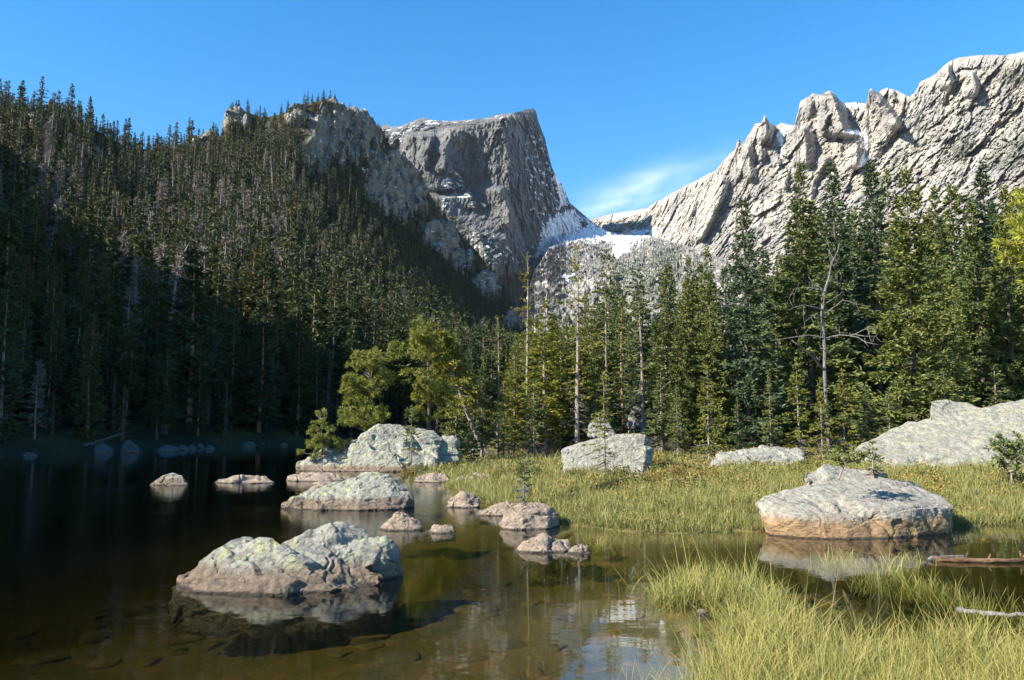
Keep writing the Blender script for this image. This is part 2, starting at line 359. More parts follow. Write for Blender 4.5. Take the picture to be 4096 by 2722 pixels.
def build_water():
    bm = bmesh.new(); bmesh.ops.create_cube(bm, size=1.0)
    me = bpy.data.meshes.new('water'); bm.to_mesh(me); bm.free()
    o = link('water', me); o.scale = (560, 300, 14); o.location = (0, 70, -7.0); o['kind'] = 'structure'
    t = NT('lake_water')
    big = t.noise((0.9, 1.5, 1), 3, 0.5); rip = t.noise((5.5, 9.0, 1), 4, 0.55, dist=0.3)
    calm = t.ramp(t.noise((0.07, 0.09, 1), 2), 0.42, 0.6, 0.25, 1.0)
    lx = t.ramp(t.z(i=0), -4.5, 0.5, 1.0, 0.10); fy = t.ramp(t.z(i=1), 9.0, 18.0, 0.25, 1.0); far = t.ramp(t.z(i=1), 13.0, 34.0, 1.0, 0.16)
    hgt = t.math('ADD', t.mul(rip, t.mul(t.mul(lx, fy), calm)), t.mul(big, t.math('MULTIPLY_ADD', lx, 0.30, 0.16)))
    nb = t.bump(t.mul(hgt, far), 1.0, 0.016)
    bf = t.nd('NewGeometry').outputs['Backfacing']; fr = t.nd('Fresnel', IOR=t.math('MULTIPLY_ADD', bf, 1 / 1.333 - 1.333, 1.333)); t.put(fr.inputs['Normal'], nb)
    gl = t.nd('BsdfGlossy', Color=(1, 1, 1), Roughness=0.015); t.put(gl.inputs['Normal'], nb)
    tr = t.nd('BsdfTransparent', Color=(0.92, 0.93, 0.88))
    m = t.nd('MixShader'); t.put(m.inputs[0], fr.outputs[0]); t.t.links.new(tr.outputs[0], m.inputs[1]); t.t.links.new(gl.outputs[0], m.inputs[2])
    ab = t.nd('VolumeAbsorption', Color=(0.55, 0.53, 0.24), Density=0.85)
    me.materials.append(t.done(m.outputs[0], ab.outputs[0]))
build_water()

# ------------------------------------------------------------------ forested hill on the left
SKY = [(-60, 104), (0, 110), (40, 110), (70, 118), (100, 135), (130, 150), (170, 154), (185, 146), (205, 138), (222, 138), (227, 116), (245, 114), (262, 119), (290, 112), (318, 103), (332, 101), (343, 103), (349, 113), (358, 122), (366, 124), (376, 137), (389, 152), (402, 162), (414, 182), (428, 201), (443, 223), (458, 238), (470, 250), (481, 262), (491, 277), (510, 296), (520, 325), (532, 350), (545, 372), (570, 395), (600, 408)]
RSKY = [(-60, 330), (0, 345), (60, 370), (130, 420), (200, 470), (230, 500), (290, 530), (341, 560), (380, 680), (430, 800), (480, 860), (545, 860), (600, 860)]
SHORE = [(-100, 1062), (50, 1050), (300, 1040), (500, 1032), (700, 1024), (1000, 1014), (1090, 1006), (1400, 1000)]

def tan_e(px, py):
    dx, dy, dz = ray(px, py); return np.arctan2(dx, dy), dz / np.sqrt(dx * dx + dy * dy)

def hill_tables():
    px = np.linspace(-60, 600, 700); az, te = tan_e(px, ipl(px, SKY)); r1 = ipl(px, RSKY) / np.cos(az) * 1.0
    sx = np.array(SHORE, float); az0, te0 = tan_e(sx[:, 0] / K, sx[:, 1] / K); r0s = -CH / te0
    r0 = np.interp(az, az0, r0s); H = CH + r1 * te
    d = math.radians
    A = np.array([d(-150), d(-130), d(-108), d(-92), d(-80), d(-70), d(-60), d(-50), d(-42), *az])
    R0 = np.array([120, 80, 60, 46, 46, 50, 56, 58, 58, *r0]); R1 = np.array([500, 400, 300, 150, 132, 138, 155, 190, 260, *r1]); HH = np.array([40, 50, 70, 72, 92, 92, 86, 84, 106, *H])  # unseen ridge left of the frame, its height shaped to shade the far shore
    return A, R0, R1, HH
HA, HR0, HR1, HH = hill_tables()
_k = np.hanning(141); _k /= _k.sum()
def smooth_tab(a, k=_k): return np.convolve(np.pad(a, len(k) // 2, mode='edge'), k, 'valid')
HS = HH.copy(); HS[9:] = smooth_tab(HH[9:]); HR1[9:] = smooth_tab(HR1[9:])

ROCKY = [(237, 124, 16, 11), (203, 146, 16, 9), (300, 118, 16, 9), (84, 233, 15, 11), (128, 236, 16, 14), (60, 112, 14, 6), (40, 128, 12, 8), (268, 206, 15, 15), (345, 135, 45, 40), (395, 190, 40, 42), (440, 240, 22, 22), (320, 160, 22, 24), (190, 253, 12, 9), (486, 288, 18, 18), (512, 330, 16, 22), (462, 262, 14, 14), (312, 320, 8, 12), (95, 165, 12, 10), (150, 218, 11, 7), (225, 296, 9, 8), (332, 238, 13, 8), (58, 172, 10, 6), (385, 290, 10, 8)]

def hill_z(az, t, px=None):
    H = np.interp(az, HA, HH); Hs = np.interp(az, HA, HS); H = Hs + (H - Hs) * sst(0.78, 0.99, t); px = 512 + F * np.tan(np.clip(az, -1.2, 1.2)) if px is None else px
    a = 0.36 * t + 0.64 * np.clip(t, 0, 9) ** 1.75
    b = np.where(t < 0.80, 0.60 * (np.clip(t, 0, 1) / 0.80) ** 1.35, 0.60 + 0.40 * sst(0.80, 0.985, t))
    w = sst(268, 318, px) * (1 - sst(470, 520, px)); w = np.where(np.abs(az) > 1.15, 0, w)
    return H * (a * (1 - w) + b * w)

def hill_pos(az, t):
    r0 = np.interp(az, HA, HR0); r1 = np.interp(az, HA, HR1)
    tt = np.clip(t, 0, 1.0); r = r0 + (r1 - r0) * t; z = hill_z(az, tt)
    z = np.where(t < 0, t * 60 - 0.1, z) - np.where(t > 1, (t - 1) * 90 + 160 * np.clip(t - 1.1, 0, 9) ** 1.0, 0)
    x = r * np.sin(az); y = r * np.cos(az); p = np.stack([x, y, z], -1); sh = p.shape; p = p.reshape(-1, 3)
    amp = (np.clip(t, 0, 1) * np.clip(1.6 - t, 0, 1)).reshape(-1)
    n1 = fbm(p * np.array([0.018, 0.018, 0.018]), 4, 31) * 9; n2 = fbm(p * np.array([0.09, 0.09, 0.05]), 5, 35, ridged=True) * 2.6
    p[:, 2] += amp * (n1 * np.clip(1 - np.abs(t.reshape(-1) - 0.5) * 1.6, 0.1, 1) + n2) + np.clip(t.reshape(-1), 0, 0.08) * 12 * fbm(p * 0.3, 3, 40)
    return p.reshape(sh)

def rocky_mask(px, py):
    m = np.zeros(np.shape(px))
    for (a, b, c, d) in ROCKY: m = np.maximum(m, np.exp(-(((px - a) / c) ** 2 + ((py - b) / d) ** 2) * 1.1))
    return m

def build_hill():
    A = np.concatenate([np.radians(np.linspace(-150, -36, 130)), np.linspace(math.radians(-36), HA[-1], 620)])
    T = np.concatenate([np.linspace(-0.06, 0.06, 22), np.linspace(0.065, 1.0, 330), 1 + np.linspace(0.01, 0.7, 14)])
    a, t = np.meshgrid(A, T); p = hill_pos(a, t); q = p.reshape(-1, 3)
    px, py = proj(q); rk = rocky_mask(px, py); front = (a.reshape(-1) > math.radians(-40)); rk = np.where(front, rk, 0.1)
    # craggy relief on bare rock
    cr = fbm(q * np.array([0.05, 0.05, 0.03]), 5, 51, ridged=True); f1, f2, cid = worley(q * np.array([0.11, 0.11, 0.16]), 5)
    d = sst(0.25, 0.6, rk) * sst(0.0, 0.1, t.reshape(-1)); q[:, 2] += d * (cr * 4 + (cid - 0.5) * 5.0); q[:, 1] -= d * (cr * 6 + (cid - 0.5) * 6); q[:, 0] += d * (cid - 0.5) * 5
    mb = MB(); mb.add(q, gridq(len(A), len(T)), rock=rk)
    n = NT('wooded_hill_ground')
    k = n.math('ADD', n.attr('rock'), n.math('MULTIPLY_ADD', n.noise(0.10, 5, 0.6), 0.9, -0.45)); k = n.ramp(k, 0.36, 0.55)
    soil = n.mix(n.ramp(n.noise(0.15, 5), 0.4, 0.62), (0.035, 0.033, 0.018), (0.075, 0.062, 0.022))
    b = n.noise((0.12, 0.12, 0.07), 6, 0.65); c = n.noise((0.6, 0.6, 0.3), 5, 0.7)
    rock = n.mix(n.ramp(b, 0.35, 0.65), (0.12, 0.117, 0.105), (0.26, 0.245, 0.205)); rock = n.mix(n.ramp(c, 0.5, 0.7, 0, 0.7), rock, (0.085, 0.08, 0.07))
    rock = n.mix(n.mul(n.ramp(n.noise((0.16, 0.16, 0.5), 6, 0.7), 0.60, 0.66), n.ramp(n.z(), 105, 150)), rock, (0.8, 0.82, 0.85))
    n2 = n.bump(n.math('ADD', b, n.mul(c, 0.6)), 0.9, 2.0)
    mb.obj('forested_hill', n.done(n.bsdf(n.mix(k, soil, rock), 0.95, n2, 0.1)), smooth=True)['kind'] = 'structure'
build_hill()

# ------------------------------------------------------------------ far mountains as relief with real depth and a back side
def relief(name, px0, px1, nu, nv, sky, base, depth, feats, mat, shape, jag=1.2, seed=0, attrs=None, back=600, rough=1.0, extra=None, cells=None, ref=None, vert=False, fs=1.0):
    U = np.linspace(px0, px1, nu); sk = ipl(U, sky)
    zz = np.zeros_like(U)
    sk = sk + jag * (fbm(np.stack([U * 0.13, zz, zz], 1), 5, seed + 3, 0.6)) + jag * .5 * (np.abs(gnoise(np.stack([U * .31, zz + 3, zz], 1), seed)) - .25) * 2
    T = np.linspace(0, 1, nv) ** 1.0; u, t = np.meshgrid(U, T); bs = ipl(U, base)
    py = sk[None] + (bs - sk)[None] * t
    if ref is not None:
        rf = smooth_tab(ipl(U, ref), np.hanning(161) / np.hanning(161).sum()); ts = (py - rf[None]) / (bs - rf)[None]
    else: ts = t
    D = depth(u, py, ts)
    m = D / F                                           # metres per pixel there
    off = np.zeros_like(D)
    for (pts, prom, wl, wr) in feats:                   # crests: gentle left flank, steep right flank
        prom = prom * fs
        P = np.asarray(pts, float); cx = np.interp(py, P[:, 1], P[:, 0]); y0, y1 = P[0, 1], P[-1, 1]
        wob = (fbm(np.stack([u * 0 + seed, py * 0.12, u * 0 + P[0, 0]], -1).reshape(-1, 3), 3, 5)).reshape(u.shape) * 1.5
        dd = u - cx - wob; win = sst(y0 - 3, y0 + 4, py) * (1 - sst(y1 - 5, y1 + 5, py))
        pr = np.where(dd < 0, np.clip(1 + dd / wl, 0, 1) ** 1.2, np.clip(1 - dd / wr, 0, 1) ** 0.9)
        off -= prom * pr * win
    if extra: off += extra(u, py, t)
    p = at(u, py, D); q = p.reshape(-1, 3)
    sc = 1.0 / 90
    n1 = fbm(q * np.array([sc, sc, sc * 0.45]), 6, seed + 11, 0.55, True).reshape(u.shape)
    n2 = fbm(q * np.array([sc * 3.1, sc * 3.1, sc * 1.2]), 5, seed + 17, 0.6, True).reshape(u.shape)
    n3 = fbm(q * np.array([sc * 9, sc * 9, sc * 4]), 3, seed + 23, 0.6).reshape(u.shape)
    fade = sst(0.0, 0.03, t) * 0.8 + 0.2
    off -= rough * fade * (n1 * 26 + n2 * 15) + fade * n3 * 9
    if cells:
        for (cx_, cz_, am) in cells:
            wq = q / np.array([cx_, cx_, cz_]) + 0.35 * fbm(q / (cx_ * 1.7), 2, seed + 6)[:, None]
            f1, f2, cid = worley(wq, seed + 2 + int(cx_)); off -= am * fade * ((cid - 0.5) * .9 + 1.1 * worley.tilt - 0.16 * (1 - sst(0, .10, f2 - f1))).reshape(u.shape)
    p = at(u, py, D + off)
    if vert: p = at(u, py, D); p[..., 2] -= off * 0.75
    top = p[0]; rows = []
    for k, f in enumerate(np.linspace(0.08, 1, 12)):    # far side falls away behind the skyline
        b = top.copy(); s = 1 + back * f / top[:, 1]; b[:, 0] *= s; b[:, 1] *= s; b[:, 2] = top[:, 2] - back * 0.55 * f ** 1.3 - 2; rows.append(b)
    V = np.concatenate([np.array(rows[::-1]), p], 0); nb = len(rows)
    mb = MB(); at_ = {}
    for k in ('snow', 'veg'):
        a = attrs(u, py, t, k) if attrs else np.zeros_like(u); at_[k] = np.concatenate([np.zeros((nb, nu)) + a[:1] * 0.5, a], 0).ravel()
    mb.add(V, gridq(nu, nv + nb), **at_)
    o = mb.obj(name, mat, smooth=False); o['kind'] = 'structure'; return p

def soft(px, py, P, s=6.0): return sst(-s, s, sdf(px, py, P))

def Z5(l): return [(350 + x * .1355, 75 + y * .1355) for x, y in l]
def Z2(l): return [(341.5 + x * .145, 75 + y * .145) for x, y in l]
def Z3(l): return [(682.5 + x * .145, 37.5 + y * .145) for x, y in l]

# --- the square-topped peak
pk_sky = [(300, 180), (350, 155)] + Z5([(180, 425), (210, 395), (280, 360), (300, 385), (370, 380), (430, 355), (500, 325), (560, 315), (600, 335), (700, 340), (820, 335), (1000, 320), (1060, 300), (1130, 285), (1200, 285), (1290, 258), (1355, 248), (1372, 262), (1390, 340), (1415, 410), (1440, 470), (1455, 540), (1475, 620), (1490, 680), (1520, 745), (1560, 800), (1590, 860), (1620, 940), (1660, 1000), (1700, 1050), (1780, 1095), (1900, 1150)])
MAIN = Z5([(1120, 270), (1130, 400), (1150, 560), (1165, 700), (1170, 830), (1185, 960), (1165, 1130), (1120, 1300), (1050, 1500), (900, 1900)])
def pk_depth(u, py, t):
    P = np.array(MAIN); c = np.interp(py, P[:, 1], P[:, 0]); d = u - c
    D = 2350 + np.where(d > 0, d * 2.95 * 2.1, -d * 2.95 * 0.42)
    s = np.clip(py - 112, 0, None)
    D = D - 1.1 * s - 1.8 * np.clip(py - 215, 0, None)
    D = D - 3.8 * np.clip(ipl(u, [(380, 152), (470, 136), (505, 128), (530, 112), (600, 112)]) - py, 0, None) * -1.0 * 0  # flat-lit shoulder kept by the lean below
    D = D + 7.5 * np.clip(ipl(u, [(360, 150), (420, 133), (470, 126), (500, 122), (515, 112)]) - py, 0, None)
    return D
pk_feats = [
    (Z5([(740, 385), (735, 480), (700, 540), (700, 600), (690, 720)]), 125, 14, 24),
    (Z5([(535, 430), (550, 540), (545, 700), (640, 800), (640, 860)]), 175, 26, 30),
    (Z5([(600, 470), (570, 560)]), 40, 6, 4),
    (Z5([(870, 400), (900, 440), (930, 470)]), 30, 8, 3),
    (Z5([(1050, 540), (1000, 640), (1000, 760), (1020, 820)]), -22, 4, 3),
    (Z5([(850, 840), (890, 900), (915, 980)]), 60, 16, 4),
    (Z5([(1100, 830), (1170, 1000), (1165, 1125)]), 120, 26, 6),
    (Z5([(1120, 850), (1140, 900), (1110, 960)]), -30, 4, 4),
    (Z5([(1295, 1050), (1300, 1110)]), 28, 4, 3),
    (Z5([(400, 400), (330, 560), (300, 640)]), -30, 8, 8),
    (Z5([(1210, 280), (1240, 340)]), 30, 10, 5),
    (Z5([(1330, 300), (1370, 420), (1410, 560)]), 18, 12, 8),
    (Z5([(620, 880), (700, 1000), (830, 1110), (960, 1200), (1000, 1330), (1020, 1500)]), 210, 22, 46),
    (Z5([(900, 1120), (960, 1180), (950, 1220)]), 35, 10, 4),
]
SN_P = [Z5([(1480, 1060), (1600, 1010), (1660, 990), (1720, 1060), (1760, 1180), (1500, 1300), (1380, 1320)])]
def pk_attr(u, py, t, k):
    if k == 'veg': return 0.7 * soft(u, py, Z5([(560, 760), (650, 960), (830, 1100), (820, 1200), (640, 1060), (520, 800)]), 4) + 0.5 * soft(u, py, Z5([(850, 1180), (1300, 1300), (1300, 1500), (850, 1500)]), 8)
    s = 0.22 * soft(u, py, Z5([(180, 420), (400, 350), (420, 480), (300, 620)]), 3) + 0.26 * soft(u, py, Z5([(400, 330), (1120, 280), (1130, 330), (700, 365), (420, 420)]), 2.5)
    s = s + 0.22 * soft(u, py, Z5([(1230, 420), (1420, 400), (1640, 950), (1640, 1300), (1400, 1300), (1300, 900)]), 9)
    s = s + 0.24 * soft(u, py, Z5([(600, 640), (820, 700), (950, 960), (900, 1010), (680, 980), (650, 800)]), 5)
    s = s + 0.22 * soft(u, py, Z5([(600, 1080), (1400, 1250), (1500, 1420), (700, 1420)]), 9)
    s = s + 0.50 * soft(u, py, SN_P[0], 6) + 0.4 * soft(u, py, Z5([(1500, 740), (1540, 740), (1620, 940), (1560, 960)]), 3)
    return np.clip(s + 0.16, 0, 1.2)
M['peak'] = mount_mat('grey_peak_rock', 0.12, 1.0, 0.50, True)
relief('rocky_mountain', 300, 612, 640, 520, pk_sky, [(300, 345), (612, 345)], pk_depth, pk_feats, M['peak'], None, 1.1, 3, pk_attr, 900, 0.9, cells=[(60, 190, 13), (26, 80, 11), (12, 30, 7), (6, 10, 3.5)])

# --- the long jagged ridge on the right
rd_sky = [(570, 240), (584, 224), (592, 219), (612, 214), (625, 212), (645, 209), (655, 203), (668, 196)] + Z3([(0, 1035), (100, 985), (230, 915), (300, 830), (365, 770), (378, 705), (396, 708), (410, 745), (450, 680), (500, 595), (545, 592), (560, 540), (572, 538), (600, 590), (640, 612), (680, 592), (770, 608), (800, 500), (812, 440), (900, 390), (960, 395), (1010, 365), (1040, 380), (1080, 430), (1115, 455), (1185, 447), (1262, 462), (1276, 425), (1288, 356), (1308, 357), (1345, 382), (1410, 345), (1480, 370), (1560, 408), (1600, 385), (1640, 310), (1740, 255), (1840, 165), (1930, 135), (2100, 120), (2250, 122), (2354, 100)]) + [(1100, 48), (1200, 60), (1400, 40)]
def rd_depth(u, py, t):
    d = ipl(u, [(570, 3100), (640, 2950), (700, 2450), (760, 2150), (850, 1950), (950, 1650), (1024, 1450), (1400, 800)])
    return d * (1 - 0.62 * np.sign(t) * np.abs(t) ** 1.25)
rd_feats = [
    (Z3([(568, 530), (575, 640), (560, 720)]), 75, 16, 9),
    (Z3([(450, 740), (460, 860), (470, 980)]), 60, 16, 7),
    (Z3([(380, 700), (385, 780)]), 30, 5, 4),
    (Z3([(1010, 360), (1050, 450), (1080, 560), (1130, 680)]), 95, 30, 10),
    (Z3([(880, 400), (880, 520)]), 30, 9, 4),
    (Z3([(960, 420), (985, 560), (960, 640)]), 28, 9, 5),
    (Z3([(835, 610), (850, 760), (850, 880)]), 75, 16, 10),
    (Z3([(1080, 730), (1090, 820)]), 35, 9, 5), (Z3([(1180, 640), (1200, 760), (1200, 900)]), 55, 14, 9), 
    (Z3([(1290, 340), (1380, 440), (1450, 540), (1490, 620)]), 70, 18, 5),
    (Z3([(1450, 360), (1465, 430)]), 18, 6, 3),
    (Z3([(1830, 190), (1845, 300), (1830, 360)]), 40, 14, 4), (Z3([(2000, 240), (2020, 330), (2010, 400)]), 45, 14, 4),
    (Z3([(1800, 380), (1790, 440)]), 30, 10, 4),
    (Z3([(290, 960), (270, 1080), (200, 1230), (120, 1400)]), 65, 20, 6), (Z3([(380, 880), (370, 1000)]), 26, 8, 4),
    (Z3([(90, 1110), (60, 1230)]), 30, 10, 4), (Z3([(720, 920), (700, 1040)]), 30, 9, 4),
    (Z3([(540, 720), (545, 860)]), 30, 9, 5), (Z3([(640, 780), (660, 880)]), 28, 8, 4),
    (Z3([(1000, 820), (900, 1000), (860, 1250)]), 26, 14, 5), (Z3([(1500, 560), (1350, 760), (1260, 1000)]), 20, 20, 6),
]
def rd_attr(u, py, t, k):
    if k == 'veg':
        v = 0
        for P in ([(1450, 840), (1800, 620), (1830, 640), (1500, 880), (1400, 940)], [(1780, 720), (1900, 660), (2020, 720), (1960, 880), (1820, 860), (1850, 780)], [(2100, 250), (2354, 160), (2354, 330), (2200, 330)], [(2030, 860), (2300, 680), (2354, 560), (2354, 900), (2100, 900)], [(1280, 1040), (1460, 900), (1350, 1080)], [(580, 1280), (740, 1220), (640, 1340)]):
            v = v + 0.85 * soft(u, py, Z3(P), 3)
        return v + 0.25 * sst(0.6, 0.9, t)
    s = 0.0
    for P in ([(690, 600), (770, 610), (700, 690), (690, 830), (650, 920), (640, 900), (680, 790), (640, 660)], [(1120, 450), (1270, 460), (1240, 500), (1130, 480)], [(1245, 620), (1275, 620), (1280, 760), (1300, 890), (1200, 900), (1255, 780)], [(1130, 630), (1250, 640), (1240, 680), (1140, 670)]):
        s = s + 0.62 * soft(u, py, Z3(P), 1.8)
    s = s + 0.55 * soft(u, py, Z2([(1730, 1010), (1960, 950), (2120, 920), (2130, 935), (1900, 1000)]), 1.5) + 0.5 * soft(u, py, Z2([(1880, 1090), (2180, 1060), (2160, 1140), (1900, 1120)]), 3) + 0.32 * soft(u, py, Z2([(1880, 1130), (2354, 900), (2354, 1300), (1900, 1300)]), 6)
    return np.clip(s + 0.10, 0, 1.2)
M['ridge'] = mount_mat('tan_ridge_rock', 0.6, 1.15, 1.16)
RIDGE_P = relief('jagged_ridge', 570, 1400, 1150, 520, rd_sky, [(570, 426), (1400, 430)], rd_depth, rd_feats, M['ridge'], None, 1.7, 41, rd_attr, 900, 0.55, cells=[(80, 260, 25), (30, 90, 13), (12, 30, 8), (6, 10, 4)], fs=1.75, ref=[(540, 240), (640, 200), (740, 140), (850, 92), (960, 60), (1060, 44), (1400, 36)])

# --- boulder field and snowy saddle between them
sd_sky = [(470, 372), (498, 356), (514, 338), (524, 308), (534, 272), (547, 252), (557, 230), (566, 208), (572, 205), (592, 222), (606, 231), (625, 236), (650, 236), (680, 244), (720, 258), (760, 270)]
def sd_depth(u, py, t):
    return ipl(py, [(195, 3050), (232, 2680), (255, 1950), (285, 1450), (330, 1100), (426, 780)]) - np.clip((250 - py) / 50, 0, 1) * 2.5 * (u - 560) - 1.0 * (u - 560)
def sd_attr(u, py, t, k):
    if k == 'veg': return 0.95 * soft(u, py, Z2([(1850, 1300), (2354, 1180), (2354, 1600), (1900, 1600)]), 10)
    s = 0.0
    for P in ([(1560, 880), (1640, 960), (1780, 1040), (1960, 1110), (2060, 1160), (1960, 1190), (1830, 1165), (1640, 1150), (1560, 1190), (1400, 1250), (1480, 1060)],):
        s = s + 0.66 * soft(u, py, Z2(P), 5)
    for P in ([(1880, 1195), (1970, 1200), (1990, 1240), (1900, 1275), (1860, 1270)], [(1510, 1420), (1600, 1385), (1620, 1400), (1560, 1450)], [(1075, 1320), (1110, 1320), (1200, 1390), (1090, 1370)], [(1150, 1440), (1280, 1460), (1290, 1560), (1150, 1500)], [(1240, 1320), (1290, 1340), (1290, 1430), (1250, 1420)], [(1890, 1090), (2140, 1070), (2120, 1130), (2000, 1140)]):
        s = s + 0.95 * soft(u, py, Z2(P), 2)
    s = s + 0.30 * soft(u, py, Z2([(1600, 1150), (2200, 1100), (2200, 1260), (1640, 1230)]), 5)
    return np.clip(s, 0, 1.2)
M['talus'] = mount_mat('pale_boulder_field', 0.45, 2.2, 1.3, False, 0.075)
relief('boulder_field', 470, 760, 620, 460, sd_sky, [(470, 426), (760, 426)], sd_depth, [(Z2([(2000, 1430), (2010, 1620)]), 14, 12, 6), (Z2([(1860, 1400), (1880, 1600)]), 22, 20, 6), (Z2([(1740, 1460), (1750, 1600)]), 18, 14, 5)], M['talus'], None, 0.5, 71, sd_attr, 500, 0.30, cells=[(30, 30, 9), (13, 13, 8)], vert=True)

# ------------------------------------------------------------------ boulders
def hull_bm(pts):
    bm = bmesh.new()
    for p in pts: bm.verts.new(p)
    r = bmesh.ops.convex_hull(bm, input=bm.verts)
    kill = [g for g in r['geom_interior'] + r['geom_unused'] if isinstance(g, bmesh.types.BMVert)]
    if kill: bmesh.ops.delete(bm, geom=list(set(kill)), context='VERTS')
    return bm

def rock(label, hulls, mat, Y0, vox=0.03, amp=1.0, name='boulder', seed=0, base=0.0, group=None, sink=0.5, smooth=1, strata=0.0):
    """hulls: lists of (x, y, dd): a sight line of the photo at depth Y0 + dd; the union is rounded, cracked and roughened"""
    me = bpy.data.meshes.new('tmp'); big = bmesh.new()
    for h in hulls:
        a = np.array(h, float); P = at2(a[:, 0], a[:, 1], Y0 + a[:, 2])
        low = P[P[:, 2] < base + 0.35].copy(); low[:, 2] = base - sink; P = np.concatenate([P, low])
        b = hull_bm(P); tm = bpy.data.meshes.new('t'); b.to_mesh(tm); b.free(); big.from_mesh(tm); bpy.data.meshes.remove(tm)
    bmesh.ops.recalc_face_normals(big, faces=big.faces); big.to_mesh(me); big.free()
    o = bpy.data.objects.new('tmp', me); C.objects.link(o)
    m = o.modifiers.new('r', 'REMESH'); m.mode = 'VOXEL'; m.voxel_size = vox
    s = o.modifiers.new('s', 'SMOOTH'); s.iterations = smooth; s.factor = 0.5
    dg = bpy.context.evaluated_depsgraph_get(); ev = o.evaluated_get(dg); nm = bpy.data.meshes.new_from_object(ev)
    bpy.data.objects.remove(o); bpy.data.meshes.remove(me)
    N = len(nm.vertices); v = np.empty(N * 3, np.float32); nm.vertices.foreach_get('co', v); v = v.reshape(-1, 3).astype(float)
    nr = np.empty(N * 3, np.float32); nm.vertex_normals.foreach_get('vector', nr); nr = nr.reshape(-1, 3)
    size = np.ptp(v[:, 0]); L = size ** 0.6
    k = 1.0 / L
    tilt = np.array([[0.95, 0, 0.3], [0, 1, 0], [-0.3, 0, 0.95]])
    vs = (v @ tilt)
    d = fbm(v * k * 1.6, 4, seed) * 0.07 * L + fbm(v * k * 6, 5, seed + 5, 0.6, True) * 0.028 * L
    f1, f2, cid = worley(vs * k * np.array([1.25, 1.6, 2.7]) + 0.25 * fbm(v * k * 4, 3, seed + 8)[:, None], seed + 9)
    tA = worley.tilt; ck = sst(-0.1, 0.5, fbm(v * k * 1.3, 2, seed + 30)); wA = sst(0, .16, f2 - f1); d += wA * ((cid - 0.5) * 0.06 * L + 0.11 * L * tA) - 0.05 * L * ck * (1 - sst(0.0, 0.07, f2 - f1))
    g1, g2, gid = worley(vs * k * np.array([4.2, 4.8, 9.0]) + 0.4 * fbm(v * k * 9, 2, seed + 4)[:, None], seed + 12)
    d += sst(0, .2, g2 - g1) * ((gid - 0.5) * 0.024 * L + 0.028 * L * worley.tilt) - 0.012 * L * ck * (1 - sst(0.0, 0.10, g2 - g1))
    for jn, sp, jm in (((0.82, 0.35, 0.45), 1.15, .9), ((-0.35, 0.5, 0.8), 1.7, .7)):
        j = v @ np.array(jn) * k * sp + 0.22 * fbm(v * k * 1.5, 3, seed + 40) + seed * .37; e = np.abs(j - np.round(j)); mk = sst(-.05, .25, fbm(v * k * 1.1 + 5 * sp, 2, seed + 44)); d -= jm * mk * 0.055 * L * (1 - sst(0, .045, e)) - mk * 0.03 * L * (j - np.round(j))
    if strata: d += strata * np.sin(vs[:, 2] * 24 * k + 5 * fbm(v * k * 2, 3, seed + 2))
    v += nr * (d * amp * 0.8)[:, None]
    org = np.array([v[:, 0].mean(), v[:, 1].mean(), base]); v -= org
    nm.vertices.foreach_set('co', v.astype(np.float32).ravel()); nm.polygons.foreach_set('use_smooth', np.full(len(nm.polygons), False)); nm.update()
    nm.name = name; nm.materials.clear(); nm.materials.append(mat)
    o = link(name, nm, loc=org); return tag(o, label, 'rock' if name != 'boulder' else 'boulder', group)

def lump(label, x0, x1, ytop, ybase, mat, z=0.0, deep=0.7, vox=None, name='boulder', seed=0, peak=0.5, amp=1.0, group=None, flat=0.35, Yd=None):
    """one lump of rock between two sides, a top and a waterline"""
    Y = float(gnd2((x0 + x1) / 2, ybase, z)[1]) if Yd is None else Yd; w = (x1 - x0) / K / F * Y; dd = w * deep; h = ybase - ytop; xp = x0 + (x1 - x0) * peak; W_ = x1 - x0
    P = [(x0, ybase - h * 0.06, dd * 0.35), (x0 + W_ * 0.12, ybase, dd * 0.05), (x0 + W_ * 0.6, ybase + h * 0.02, -dd * 0.05), (x1 - W_ * 0.04, ybase, dd * 0.15), (x1, ybase - h * 0.18, dd * 0.5),
         (xp - W_ * flat * 0.5, ytop + h * 0.10, dd * 0.45), (xp, ytop, dd * 0.5), (xp + W_ * flat * 0.6, ytop + h * 0.16, dd * 0.55), (xp - W_ * flat, ytop + h * 0.45, dd * 0.3), (x1 - W_ * 0.08, ytop + h * 0.5, dd * 0.5),
         (x0 + W_ * 0.2, ybase - h * 0.15, dd * 1.0), (x1 - W_ * 0.2, ybase - h * 0.2, dd * 1.0), (xp, ytop + h * 0.3, dd * 0.9)]
    return rock(label, [P], mat, Y, vox or max(0.012, min(0.08, w / 75)), amp, name, seed, z, group, sink=min(0.4, 0.08 + w * 0.12) if Y < 18 else 0.10)

R1 = boulder_mat('lichened_granite', 0.75, 0.32, (0.40, 0.385, 0.33))
R2 = boulder_mat('brown_granite', 0.25, 0.75, (0.44, 0.40, 0.34), (0.34, 0.26, 0.19))
R3 = boulder_mat('pale_granite', 0.45, -0.6, (0.46, 0.44, 0.37))
R4 = boulder_mat('tan_granite', 0.42, 0.42, (0.52, 0.47, 0.385), (0.33, 0.21, 0.105))
R5 = boulder_mat('shaded_shore_granite', -0.6, 0.12, (0.15, 0.15, 0.14))  # granite colour darkened to put the far shore's deep shade into it
R6 = boulder_mat('yellow_lichened_slab', 0.60, -0.6, (0.45, 0.41, 0.33))

